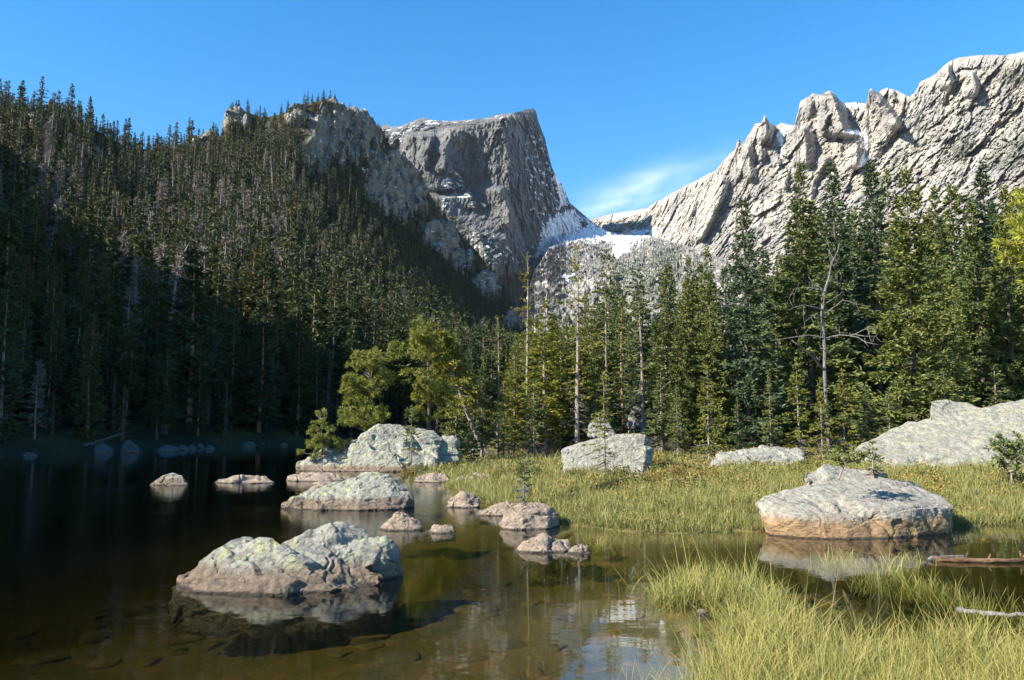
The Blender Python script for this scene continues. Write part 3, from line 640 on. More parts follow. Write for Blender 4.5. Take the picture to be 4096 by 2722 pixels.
Yf = float(gnd2(600, 1364)[1])
rock('large lichened boulder in the lake nearest the camera, split by dark cracks', [
    [(400, 1358, .15), (440, 1363, -.05), (600, 1365, -.15), (760, 1362, -.05), (800, 1340, .25), (425, 1318, .7), (480, 1275, .75), (545, 1252, .8), (600, 1230, .85), (632, 1236, .8), (655, 1262, .55), (690, 1300, .35), (560, 1262, 1.5), (450, 1320, 1.2)],
    [(625, 1262, .9), (690, 1238, 1.3), (735, 1216, 1.45), (775, 1208, 1.5), (808, 1212, 1.5), (818, 1230, 1.5), (720, 1275, .7), (770, 1312, .5), (860, 1300, .75), (880, 1255, 1.2), (700, 1240, 2.1), (860, 1250, 2.0), (760, 1330, .35)],
    [(720, 1318, .35), (765, 1352, .12), (800, 1364, .10), (850, 1352, .22), (885, 1338, .42), (880, 1315, .6), (800, 1296, .7)],
    [(868, 1252, 1.25), (885, 1242, 1.3), (908, 1256, 1.3), (918, 1285, 1.2), (915, 1318, 1.0), (880, 1328, .7), (850, 1300, .85), (840, 1280, 1.2), (890, 1290, 1.8)],
    [(418, 1322, .55), (440, 1300, .7), (450, 1330, .5), (415, 1330, .6)]], R1, Yf, 0.02, 0.9, seed=3)
Yf = float(gnd2(820, 1175)[1])
rock('lichened boulder with a tall rounded crest in the lake, behind the nearest boulder', [
    [(650, 1158, .4), (700, 1172, 0), (820, 1176, -.2), (930, 1170, .2), (948, 1140, .9), (800, 1098, .9), (835, 1090, 1.0), (870, 1088, 1.1), (895, 1096, 1.2), (925, 1118, 1.2), (765, 1120, .8), (730, 1140, .6), (850, 1100, 2.2), (700, 1145, 1.5)]], R1, Yf, 0.026, 0.95, seed=8)
rock('low brown slab of rock lying behind the left end of the round-crested boulder', [[(690, 1136, .2), (735, 1119, .6), (775, 1120, .8), (790, 1140, .3), (700, 1142, 0), (750, 1125, 1.5)]], R2, Yf + 1.6, 0.025, seed=9)
Yi = float(gnd2(850, 1088)[1])
rock('big pale rock island with small pines growing at its left end', [
    [(800, 1040, 1.0), (835, 1005, 1.6), (885, 975, 2.6), (920, 978, 2.7), (1000, 992, 3.2), (960, 985, 3), (1020, 1010, 3), (1000, 1080, .8), (880, 1088, .2), (810, 1088, .4), (900, 1000, 6)],
    [(672, 1075, 1.2), (690, 1060, 1.4), (760, 1030, 2), (830, 1012, 2.4), (820, 1088, .3), (700, 1090, .6), (680, 1088, .8), (780, 1040, 4)],
    [(980, 1075, 1.8), (990, 1030, 2.6), (1020, 1003, 3.3), (1045, 1005, 3.4), (1065, 1040, 3.4), (1058, 1062, 2.6), (1010, 1080, 1.6), (1020, 1020, 5)]], R1, Yi, 0.055, 0.85, seed=15)
rock('square pale boulder standing in the meadow with a sheer shadowed right side', [
    [(1293, 1085, .3), (1330, 1092, 0), (1400, 1085, .05), (1480, 1096, -.3), (1495, 1092, .1), (1498, 1010, .6), (1488, 1003, .3), (1470, 1000, .5), (1390, 1008, .6), (1310, 1028, .7), (1293, 1040, .6), (1298, 1035, 2), (1390, 1010, 2.6), (1480, 1003, 2.4), (1495, 1060, 2.4)]], R3, float(gnd2(1400, 1092, .3)[1]), 0.032, 0.75, seed=22, base=0.25)
rock('rounded pale boulder behind the square boulder in the meadow', [[(1352, 1008, 0), (1360, 972, .4), (1376, 960, .8), (1400, 968, .8), (1416, 992, .6), (1420, 1008, 0), (1388, 965, 2)]], R3, 44, 0.05, seed=23, base=0.4)
Yr = float(gnd2(1950, 1243)[1])
rock('smooth tan boulder with an orange undercut foot at the edge of the sedge', [
    [(1745, 1160, 1.3), (1760, 1145, 1.5), (1850, 1115, 1.9), (1900, 1105, 2.2), (2000, 1098, 2.4), (2090, 1110, 2.3), (2180, 1150, 1.6), (2198, 1172, 1.1), (2105, 1165, .6), (1960, 1190, .15), (1830, 1190, .25), (1760, 1190, .8), (1770, 1215, .55), (1860, 1240, .1), (1950, 1245, 0), (2060, 1240, .2), (2185, 1212, .9), (1900, 1110, 3.6), (2100, 1115, 3.6)],
    [(1842, 1108, 2.1), (1850, 1090, 2.4), (1900, 1072, 2.8), (1960, 1080, 2.9), (2030, 1090, 2.9), (2060, 1110, 2.5), (1920, 1120, 1.8), (1950, 1085, 4.0)]], R4, Yr, 0.028, 0.45, seed=31)
rock('huge sloping slab of yellow lichened rock at the right edge behind the tan boulder', [
    [(1955, 1050, 1.5), (1975, 1025, 2.5), (2100, 975, 5), (2250, 945, 6.5), (2359, 922, 7), (2600, 905, 8), (2650, 1085, 1), (2359, 1090, 0), (2200, 1086, -.4), (2050, 1080, .2), (2110, 972, 7), (2400, 925, 11)],
    [(2138, 965, 6), (2148, 925, 7.5), (2200, 923, 7.8), (2240, 932, 7.6), (2290, 945, 7), (2160, 965, 9)]], R6, float(gnd2(2200, 1086, .35)[1]), 0.06, 0.5, seed=37, base=0.3, strata=0.02)
rock('flat pale slab in the grass under the trees, left of the lichened slab', [[(1640, 1060, .4), (1650, 1045, 1), (1720, 1040, 1.5), (1800, 1030, 2), (1845, 1038, 1.6), (1850, 1060, .5), (1800, 1075, 0), (1722, 1070, 0), (1780, 1035, 3)]], R3, float(gnd2(1780, 1072, .55)[1]), 0.05, seed=41, base=0.4)
L = lump
L('small dark triangular rock at the mouth of the grassy cove', 1025, 1106, 1130, 1170, R2, seed=50, peak=.52, flat=.12)
L('low sloping brown rock left of the square-cut brown rock', 1086, 1200, 1155, 1189, R2, seed=51, peak=.75, flat=.3)
rock('brown rock at the meadow edge with a mossy broken top and dark right end', [[(1152, 1205, .2), (1165, 1180, .4), (1205, 1158, .6), (1235, 1157, .7), (1262, 1165, .7), (1268, 1160, .8), (1284, 1185, .7), (1290, 1215, .5), (1260, 1220, 0), (1180, 1220, -.1), (1155, 1218, .05), (1230, 1165, 1.4)]], R2, float(gnd2(1220, 1220)[1]), 0.02, 0.9, seed=52)
L('pointed tan rock in open water right of the nearest boulder', 870, 972, 1178, 1223, R2, seed=53, peak=.55, flat=.22)
L('long low brown rock beside the pointed tan rock', 965, 1048, 1207, 1229, R2, seed=54, peak=.7, flat=.4)
rock('knobbly pale rock rising from calm water in front of the brown rock', [[(1183, 1268, .2), (1215, 1240, .35), (1235, 1224, .5), (1255, 1222, .5), (1268, 1240, .35), (1258, 1272, -.05), (1200, 1272, 0), (1240, 1230, .8)], [(1250, 1272, .05), (1258, 1245, .35), (1280, 1245, .4), (1310, 1244, .5), (1316, 1262, .3), (1300, 1274, 0), (1285, 1248, .8)]], R2, float(gnd2(1250, 1273)[1]), 0.016, 1.0, seed=55)
L('small dark round rock touching the knobbly pale rock', 1304, 1362, 1247, 1276, R2, seed=56, peak=.65, flat=.35)
L('lone grey rock far out in the lake on the left', 343, 433, 1090, 1119, R1, seed=57, peak=.6, flat=.4)
L('flat narrow rock barely above the lake, between the lone grey rock and the island', 497, 634, 1097, 1114, R2, seed=58, peak=.55, flat=.5, name='flat_rock')
L('flat slab in front of the left end of the rock island', 655, 798, 1086, 1109, R2, seed=59, peak=.55, flat=.5, name='flat_rock')
L('tiny brown rock between the flat slab and the round-crested boulder', 718, 770, 1108, 1118, R2, seed=60, name='flat_rock')
L('low pale slab at the grassy cove below the island', 955, 1042, 1090, 1112, R2, seed=61, flat=.5, name='flat_rock')
L('pale slab on the right bank of the grassy cove', 1043, 1100, 1098, 1120, R2, seed=62, flat=.5, name='flat_rock')
L('pale slab farther up the right bank of the grassy cove', 1082, 1136, 1090, 1107, R2, z=0.1, seed=63, flat=.5, name='flat_rock')
L('small dark stone in the grass right of the triangular rock', 1122, 1168, 1140, 1158, R2, seed=64, name='flat_rock')
L('dark wet stone at the edge of the front sedge', 1602, 1632, 1402, 1417, R2, seed=65, name='flat_rock')
L('low stone in the trees right of the rock island', 1078, 1130, 1026, 1048, R3, z=.15, seed=66, name='flat_rock')
for i, (a, b, c, d, lb) in enumerate([
        (52, 84, 1040, 1052, 'low boulder on the dark far shore, farthest left'), (215, 262, 1018, 1043, 'rounded boulder on the dark far shore, left of the peaked one'), (276, 322, 1012, 1043, 'peaked boulder on the dark far shore'), (318, 330, 1032, 1042, 'tiny boulder at the foot of the peaked shore boulder'),
        (360, 412, 1022, 1040, 'broad low boulder on the dark far shore right of the peaked one'), (406, 436, 1024, 1038, 'second low boulder on the far shore, touching the broad one'), (432, 452, 1024, 1036, 'small boulder on the far shore right of two low ones'), (454, 470, 1018, 1033, 'upright rounded boulder on the far shore'),
        (472, 496, 1026, 1035, 'flat boulder on the far shore right of the upright one'), (555, 590, 1015, 1029, 'pointed boulder on the far shore near the island'), (598, 611, 1018, 1027, 'tiny pointed boulder on the far shore near the island'), (645, 664, 1018, 1026, 'last low boulder on the far shore left of the island')]):
    L(lb, a, b, c, d, R5, seed=80 + i, peak=.4 + .03 * (i % 6), group='boulders along the far shore', vox=0.07)
for i, (a, b, c, d, D) in enumerate([(1440, 1500, 925, 992, 97), (1478, 1520, 900, 948, 102), (1520, 1560, 905, 940, 104), (1548, 1600, 890, 935, 106), (1500, 1545, 945, 985, 98), (1422, 1448, 955, 994, 95)]):
    L(['pale angular boulder behind the orange-barked trunk', 'pale boulder high among the trunks, left of its neighbours', 'pale boulder in the middle of the heap under the trees', 'pale boulder at the right end of the heap under the trees', 'low pale boulder at the foot of the heap under the trees', 'narrow pale boulder left of the orange-barked trunk'][i], a, b, c, d, R3, z=float(at2(a, d, D)[2]), Yd=D, seed=100 + i, group='pale boulders under the trees', vox=0.09)

# ------------------------------------------------------------------ trees: prototypes
def norm(v): return v / (np.linalg.norm(v, axis=-1, keepdims=True) + 1e-9)

def cards(mb, P, Dr, L, Wd, rng, tone=None, up=None):
    """diamond shaped leaf cards: base point, direction, length, width"""
    n = len(P); Dr = norm(Dr); sd = norm(np.cross(Dr, rng.normal(size=(n, 3)) if up is None else up + rng.normal(size=(n, 3)) * .55)); L = np.broadcast_to(L, (n,))[:, None]; Wd = np.broadcast_to(Wd, (n,))[:, None]
    v = np.stack([P, P + Dr * L * 0.45 + sd * Wd * 0.5, P + Dr * L, P + Dr * L * 0.45 - sd * Wd * 0.5], 1)
    lf = np.repeat(rng.random(n) ** 1.5, 4); at = {'leaf': lf}
    if tone is not None: at['tone'] = np.repeat(tone, 4) if np.ndim(tone) else np.full(4 * n, tone)
    mb.add(v.reshape(-1, 3), np.arange(4 * n).reshape(n, 4), **at)

def branch_set(rng, H, R, cb, nb, shape=0.8, top=0.06, irr=0.35, slope=(0.15, -0.35), gap=0.0):
    wv = min(1.0, irr / .35)
    h = cb + (1 - cb) * np.sort(rng.random(nb)) ** 0.92; t = (h - cb) / (1 - cb)
    az = np.arange(nb) * 2.39996 + rng.normal(0, 0.5, nb)
    ph = rng.random(3) * 6.3
    L = R * ((1 - t) ** shape * (1 - top) + top) * (1 + irr * rng.normal(0, 0.55, nb)) * (1 + wv * (0.22 * np.sin(az + ph[0] + 5 * t) + 0.15 * np.sin(t * 17 + ph[1])))
    low = sst(0, 0.14, t) * 0.55 + 0.45; L = np.clip(L * low, R * 0.05, R * 1.35)
    if gap: L = L * np.where(fbm(np.stack([t * 7 + ph[0] * 9, az * 0.25, t * 0], 1), 2, int(ph[1] * 99)) > gap - 0.55, 1, 0.35)
    sl = slope[0] * t + slope[1] * (1 - t) + rng.normal(0, 0.10, nb) + np.where(t > 0.9, 0.35, 0)
    return h * H, t, az, L, sl

def along(z, az, L, sl, s, curl=0.25):
    d = L * s; x = d * np.cos(az); y = d * np.sin(az); zz = z + d * sl - L * curl * s * (1 - s) * 1.2 + L * 0.10 * s * s
    return np.stack([x, y, zz], -1)

def conifer(seed, H, R, cb=0.12, nb=110, dens=12, tl=0.34, tw=0.11, shape=0.8, top=0.05, irr=0.3, slope=(0.1, -0.35), gap=0.0, per=3, sticks=0, trunk_r=None, bare=0, curl=0.25, tone=None, burst=False):
    tw *= 0.62; tl *= 0.9; per = per * 2 - 1
    """returns crown and trunk mesh builders for a spruce or fir"""
    rng = np.random.default_rng(seed); z, t, az, L, sl = branch_set(rng, H, R, cb, nb, shape, top, irr, slope, gap)
    k = np.maximum(2, (dens * L / R + 1.5)).astype(int); b = np.repeat(np.arange(nb), k)
    s = 1 - (rng.random(len(b)) ** 1.35) * 0.85; lat = rng.normal(0, 1, len(b)) * 0.26 * (1.15 - s)
    P = along(z[b], az[b] + lat * 0.9, L[b], sl[b], s, curl)
    P[:, 2] += rng.normal(0, 0.03, len(b)) * R
    out = np.stack([np.cos(az[b] + lat * 3.0), np.sin(az[b] + lat * 3.0), sl[b] * 0.6 + 0.05], -1)
    P = np.repeat(P, per, 0); n = len(P); out = np.repeat(out, per, 0)
    if burst: Dr = rng.normal(size=(n, 3)) * 0.75 + out * 0.45 + np.array([0, 0, 0.35])
    else: Dr = out + rng.normal(size=(n, 3)) * np.array([0.55, 0.55, 0.30]) + np.array([0, 0, 0.05])
    cr = MB(); cards(cr, P, Dr, tl * (0.45 + 0.55 * np.repeat(1 - t[b], per) ** .6) * (0.6 + 0.8 * rng.random(n)), tw * (0.7 + 0.6 * rng.random(n)), rng, tone, np.stack([out[:, 0] * .8, out[:, 1] * .8, np.full(n, .75)], -1))
    # leader
    m = 14; zt = H * (1 - 0.06 * rng.random(m)); cards(cr, np.stack([zt * 0, zt * 0, zt], 1), rng.normal(size=(m, 3)) * 0.6 + np.array([0, 0, 1.0]), tl * 0.9, tw, rng, tone)
    tr = MB(); r0 = trunk_r or (0.011 * H + 0.03); zs = np.linspace(-0.25, H * 0.985, 9)
    ph = rng.random(2) * 6; bend = 0.004 * H
    pts = np.stack([bend * np.sin(zs * 0.5 + ph[0]), bend * np.cos(zs * 0.4 + ph[1]), zs], 1); pts[:, :2] -= pts[0, :2]
    tube(tr, pts, r0 * np.clip(1 - zs / H, 0.05, 1) ** 0.8 + np.array([0.35 * r0] + [0] * 8), 7)
    for i in range(0, nb, max(1, int(nb / sticks))) if sticks else []:
        ss = np.array([0.02, 0.4, 0.8]); q = along(np.full(3, z[i]), np.full(3, az[i]), np.full(3, L[i]), np.full(3, sl[i]), ss, curl); tube(tr, q, [0.012 + 0.006 * L[i], 0.012, 0.006], 3, False)
    for i in range(bare):
        zb = H * rng.uniform(0.04, max(cb, 0.12) + 0.10); a = rng.random() * 6.3; l = R * rng.uniform(0.35, 0.95); ss = np.array([0.0, 0.4, 0.75, 1.0])
        q = along(np.full(4, zb), a + np.array([0, 0.05, 0.1, 0.3]), np.full(4, l), np.full(4, rng.uniform(-0.6, -0.05)), ss, 0.1); tube(tr, q, [0.022, 0.016, 0.011, 0.006], 3, False)
        for _ in range(3):
            e = q[2] + rng.normal(size=3) * 0.22 * l + np.array([0.2 * math.cos(a), 0.2 * math.sin(a), -0.1]) * l; tube(tr, np.array([q[1 + _ % 2], e]), [0.009, 0.004], 3, False)
    return cr, tr

def dead_conifer(seed, H, R, nb=70, tone=None):
    rng = np.random.default_rng(seed); z, t, az, L, sl = branch_set(rng, H, R, 0.22, nb, 0.7, 0.08, 0.4, (0.0, -0.35))
    k = np.full(nb, 15); b = np.repeat(np.arange(nb), k); s = 0.25 + 0.75 * rng.random(len(b)); P = along(z[b], az[b], L[b], sl[b], s)
    out = np.stack([np.cos(az[b]), np.sin(az[b]), sl[b]], -1); Dr = out + rng.normal(size=(len(b), 3)) * 0.8
    cr = MB(); cards(cr, P, Dr, 0.50 * R * (0.4 + 0.8 * rng.random(len(b))), 0.045 + 0.03 * R, rng, tone)
    q = along(z, az, L, sl, np.full(nb, 0.03)); e = along(z, az, L, sl, np.full(nb, 0.95)); cards(cr, q, e - q, np.linalg.norm(e - q, axis=1), 0.10, rng, tone)
    tr = MB(); zs = np.linspace(-0.3, H, 7); bx = rng.normal(0, 0.02) * H
    tube(tr, np.stack([bx * np.sin(zs / H * 2), zs * 0, zs], 1), (0.013 * H + 0.04) * np.clip(1 - zs / H, 0.08, 1) ** 0.8, 6); return cr, tr

def bushy_pine(seed, H, R, cb=0.15, nb=30, per=26, tl=0.30, tw=0.07, cl=9, shape=0.45, lean=(0, 0), trunk_r=None, up=0.25, size=0.42):
    """limber pine: separate rounded pads of needle bursts at the ends of bare limbs"""
    rng = np.random.default_rng(seed); z, t, az, L, sl = branch_set(rng, H, R, cb, nb, shape, 0.22, 0.35, (0.35, 0.0)); sl = sl + up
    cr = MB(); tr = MB(); r0 = trunk_r or 0.035 * H ** 0.8 + 0.02; zs = np.linspace(-0.25, H * 0.96, 9)
    def ax(zz): return np.stack([lean[0] * (np.asarray(zz) / H) + 0.05 * R * np.sin(np.asarray(zz) * 1.7 + seed), lean[1] * (np.asarray(zz) / H) + 0.05 * R * np.cos(np.asarray(zz) * 1.3 + seed), np.asarray(zz)], -1)
    pt = ax(zs); pt[:, :2] -= pt[0, :2]; tube(tr, pt, r0 * np.clip(1 - zs / H, 0.06, 1) ** 0.75, 7)
    for i in range(nb):
        ss = np.array([0.0, 0.35, 0.7, 0.95]); q = along(np.full(4, z[i]), az[i] + rng.normal(0, 0.1, 4), np.full(4, L[i]), np.full(4, sl[i]), ss, 0.2) + (ax(z[i]) - np.array([0, 0, z[i]])) - np.array([pt[0, 0] * 0, 0, 0])
        tube(tr, q, [0.020 + 0.013 * L[i], 0.018, 0.012, 0.007], 4, False)
        nc = max(3, int(cl * L[i] / R)); s = 1 - 0.6 * rng.random(nc) ** 1.3; c = q[0] + (q[-1] - q[0]) * s[:, None] + rng.normal(size=(nc, 3)) * np.array([0.30, 0.30, 0.13]) * size * 1.6
        c = np.repeat(c, per, 0); n = len(c); Dr = norm(rng.normal(size=(n, 3)) + np.array([0, 0, 0.35])); c = c + Dr * 0.05 * tl
        cards(cr, c, Dr, tl * (0.6 + 0.5 * rng.random(n)), tw * (0.7 + 0.6 * rng.random(n)), rng)
    return cr, tr

class Proto:
    def __init__(s, cr, tr, lm, bm_, H, name='trunk'):
        s.c = cr.mesh('crown', M[lm]); s.t = tr.mesh('trunk', M[bm_], True); s.H = H; s.tip = None

def plant(pr, pos, sc, rz, name, label, cat='tree', group=None, squash=1.0, tilt=(0, 0)):
    r = bpy.data.objects.new(name, None); C.objects.link(r); r.location = pos; r.rotation_euler = (tilt[0], tilt[1], rz); r.scale = (sc * squash, sc * squash, sc); r.empty_display_size = 0.5
    tag(r, label, cat, group)
    for nm, me in (('trunk', pr.t), ('crown', pr.c)):
        o = bpy.data.objects.new(nm, me); C.objects.link(o); o.parent = r
    return r

RN = np.random.default_rng(11)
# ------------------------------------------------------------------ trees of the wooded hill
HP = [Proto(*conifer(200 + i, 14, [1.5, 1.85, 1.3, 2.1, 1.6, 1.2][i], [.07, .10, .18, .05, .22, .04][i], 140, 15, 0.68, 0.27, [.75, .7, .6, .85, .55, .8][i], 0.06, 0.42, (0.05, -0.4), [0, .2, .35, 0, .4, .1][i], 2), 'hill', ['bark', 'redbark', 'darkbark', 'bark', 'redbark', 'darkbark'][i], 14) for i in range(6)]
HD = [Proto(*dead_conifer(260 + i, 13, [1.3, 1.7, 1.0, 1.5][i], [70, 80, 36, 60][i]), 'deadleaf', 'deadbark', 13) for i in range(4)]

def scatter_hill():
    az0, az1 = math.radians(-37), HA[-1]
    n = 90000; a = RN.uniform(az0, az1, n); t = RN.random(n); r0 = np.interp(a, HA, HR0); r1 = np.interp(a, HA, HR1); r = r0 + (r1 - r0) * t
    # equal density per unit of ground
    wt = r * (r1 - r0); keep = RN.random(n) < np.clip(wt / np.percentile(wt, 92), 0.16, 1); a, t, r = a[keep], t[keep], r[keep]
    p = hill_pos(a, t + 0.012); px, py = proj(p); rk = rocky_mask(px, py)
    rk = np.where((px > 215) & (px < 350) & (py < ipl(px, SKY) + 9), rk * .45, rk); ok = (t < 0.992) & (rk < RN.uniform(0.30, 0.62, len(a))) & (px > -60) & (px < 575)
    cl = px * 0 + 1
    cl = np.where((px > 395) & (py < ipl(px, [(395, 190), (440, 250), (480, 285), (530, 345)]) + 8), 0.15, cl)       # bare crag and ledges
    cl = np.where((px > 250) & (px < 420) & (py < 175) & (px - 330 > (py - 175) * 1.2), 0.35, cl)
    cl *= np.clip(0.75 + 1.1 * fbm(p * 0.02, 3, 77), 0.25, 1)
    ok &= RN.random(len(a)) < cl; p, px, py, t, a = p[ok], px[ok], py[ok], t[ok], a[ok]
    order = np.argsort(p[:, 1]); p, px, py, t = p[order], px[order], py[order], t[order]
    # thin: keep a minimum spacing
    cell = {}; sel = []
    for i in range(len(p)):
        sp = 2.2 + 3.0 * min(t[i], .7); key = (int(p[i, 0] // 6), int(p[i, 1] // 6)); good = True
        for dx in (-1, 0, 1):
            for dy in (-1, 0, 1):
                for j in cell.get((key[0] + dx, key[1] + dy), ()):
                    if (p[i, 0] - p[j, 0]) ** 2 + (p[i, 1] - p[j, 1]) ** 2 < sp * sp: good = False
        if good: cell.setdefault(key, []).append(i); sel.append(i)
    return p[sel], px[sel], py[sel], t[sel]

HILL_MARKS_X = [(0, 'at the left edge of the photo'), (60, 'left of the bluish crag'), (112, 'by the bluish crag'), (160, 'right of the bluish crag'), (205, 'in the notch by the pale knob'), (240, 'below the pale knob on the ridge'), (290, 'between the pale knob and the dark cliff'), (345, 'below the dark cliff'), (400, 'right of the dark cliff'), (450, 'below the square-topped peak'), (505, 'beside the boulder field'), (560, 'at the right end of the hill')]
HILL_MARKS_Y = [(110, 'on the skyline'), (150, 'just under the skyline'), (200, 'high on the hill'), (260, 'on the upper slope'), (320, 'halfway up'), (375, 'on the lower slope'), (420, 'near the dark shore'), (450, 'right at the dark shore')]
def nearest(v, marks): return min(marks, key=lambda m: abs(m[0] - v))[1]

def build_hill_forest():
    p, px, py, t = scatter_hill(); n = len(p)
    dead_w = np.exp(-((px - 230) / 120) ** 2) * np.exp(-((py - 235) / 90) ** 2) * 0.24 + 0.03
    dead_w = np.maximum(dead_w, np.exp(-((px - 45) / 45) ** 2 - ((py - 215) / 60) ** 2) * 0.5)
    dead = RN.random(n) < dead_w
    Hh = np.clip(np.minimum(0.10 * p[:, 1], 17.0 - 6.2 * t) * RN.lognormal(0, 0.36, n), 2.5, 18); Hh = np.where((t > 0.9) & (px > 200), Hh * 0.72, Hh)
    Hh = np.where((px > 240) & (px < 345) & (py < 150), Hh * 0.75, Hh)
    size = Hh / p[:, 1]
    live = np.where(~dead)[0]; live = live[np.argsort(-size[live])]; ind = live[:240]; rest = live[240:]
    dd = np.where(dead)[0]; dd = dd[np.argsort(-size[dd])]
    print('hill trees', n, 'dead', len(dd), 'rest', len(rest))
    for i in ind:
        k = int(RN.integers(0, 6)); sz = 'tall' if Hh[i] > 12 else ('small' if Hh[i] < 6.5 else 'middling')
        fm = ['dense', 'broad', 'thin', 'wide-skirted', 'gappy', 'narrow'][k]
        plant(HP[k], p[i] - np.array([0, 0, 0.2]), Hh[i] / 14, RN.random() * 6.28, 'spruce_tree', f"{sz} {fm} spruce {nearest(py[i], HILL_MARKS_Y)}, {nearest(px[i], HILL_MARKS_X)}", 'tree', 'spruces on the wooded hill', RN.uniform(0.85, 1.25), (RN.normal(0, .02), RN.normal(0, .02)))
    for i in dd[:200]:
        k = int(RN.integers(0, 4)); sz = 'tall' if Hh[i] > 12 else 'short'
        plant(HD[k], p[i] - np.array([0, 0, 0.2]), Hh[i] / 13, RN.random() * 6.28, 'dead_tree', f"{sz} {['bare', 'brittle', 'sparse', 'ragged'][k]} dead conifer {nearest(py[i], HILL_MARKS_Y)}, {nearest(px[i], HILL_MARKS_X)}", 'dead tree', 'dead conifers on the wooded hill', RN.uniform(0.8, 1.2), (RN.normal(0, .05), RN.normal(0, .05)))
    # the rest of the forest, too many to keep apart
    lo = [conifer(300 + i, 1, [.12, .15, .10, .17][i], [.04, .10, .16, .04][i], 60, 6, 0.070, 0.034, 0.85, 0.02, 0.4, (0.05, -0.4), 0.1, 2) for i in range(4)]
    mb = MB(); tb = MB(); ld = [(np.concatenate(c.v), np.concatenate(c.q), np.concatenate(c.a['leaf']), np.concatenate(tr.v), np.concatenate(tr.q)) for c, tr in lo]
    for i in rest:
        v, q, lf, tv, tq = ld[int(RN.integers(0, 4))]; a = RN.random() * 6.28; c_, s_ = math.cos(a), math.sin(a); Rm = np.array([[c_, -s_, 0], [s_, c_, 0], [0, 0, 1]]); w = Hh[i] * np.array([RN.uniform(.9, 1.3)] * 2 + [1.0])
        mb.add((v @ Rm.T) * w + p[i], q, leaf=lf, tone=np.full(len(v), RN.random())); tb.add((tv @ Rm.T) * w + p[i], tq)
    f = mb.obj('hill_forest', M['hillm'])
    tag(f, 'distant mass of small spruces covering the upper wooded hill and its skyline', 'forest', None, 'stuff')
    t_ = tb.obj('trunk', M['darkbark'], f); t_['kind'] = 'stuff'
build_hill_forest()

# ------------------------------------------------------------------ the stand of trees behind the meadow
SP = {
    'tall': Proto(*conifer(1, 16, 2.7, .04, 250, 32, .42, .14, .92, .02, .13, (0.0, -0.42), 0, 3, 60, None, 6), 'spruce', 'darkbark', 16),
    'fir': Proto(*conifer(2, 16, 2.6, .03, 260, 32, .40, .14, .88, .02, .11, (0.05, -0.30), 0, 3, 60, None, 6), 'blue', 'darkbark', 16),
    'wide': Proto(*conifer(3, 16, 3.7, .07, 220, 40, .42, .16, .95, .03, .20, (0.1, -0.30), .12, 3, 90, None, 14), 'spruce', 'darkbark', 16),
    'narrow': Proto(*conifer(4, 16, 1.6, .04, 240, 22, .36, .12, .78, .03, .15, (0.0, -0.5), .15, 3, 60, None, 10), 'blue', 'darkbark', 16),
    'sparse': Proto(*conifer(5, 12, 1.25, .30, 95, 9, .30, .11, .45, .10, .55, (0.05, -0.3), .45, 3, 95, .12, 34), 'spruce', 'bark', 12),
    'thin': Proto(*conifer(6, 12, 1.0, .24, 80, 9, .27, .10, .35, .12, .6, (0.1, -0.25), .52, 3, 80, .14, 40), 'yel', 'bark', 12),
    'mid': Proto(*conifer(7, 11, 1.75, .07, 180, 22, .34, .12, .82, .03, .22, (0.05, -0.3), .2, 3, 70, None, 22), 'spruce', 'bark', 11),
    'yellow': Proto(*conifer(8, 10, 1.4, .08, 150, 18, .32, .11, .78, .03, .24, (0.1, -0.25), .2, 3, 70, None, 20), 'yel', 'bark', 10),
    'small': Proto(*conifer(9, 5, 0.95, .14, 90, 13, .21, .085, .75, .06, .35, (0.05, -0.3), .2, 3, 60, .07, 26), 'yel', 'bark', 5),
    'smallg': Proto(*conifer(10, 5, 0.9, .16, 90, 12, .21, .085, .75, .06, .35, (0.05, -0.3), .2, 3, 60, .07, 26), 'spruce', 'bark', 5),
    'orange': Proto(*conifer(12, 12, 1.5, .34, 110, 12, .34, .13, .60, .08, .45, (0.05, -0.3), .35, 3, 80, .20, 26), 'spruce', 'redbark', 12),
}
def stand(x, ytop, D, kind, label, squash=1.0, dark=False, name='spruce_tree', tilt=(0, 0), group=None, cat='tree'):
    px = x / K; X = float(at(px, 430, D)[0]); z = float(ground_z(np.array([X]), np.array([D]))[0]); top = float(at(px, ytop / K, D)[2])
    pr = SP[kind]; plant(pr, (X, D, z - 0.05), (top - z) / pr.H, RN.random() * 6.28, name, label, cat, group, squash, tilt)

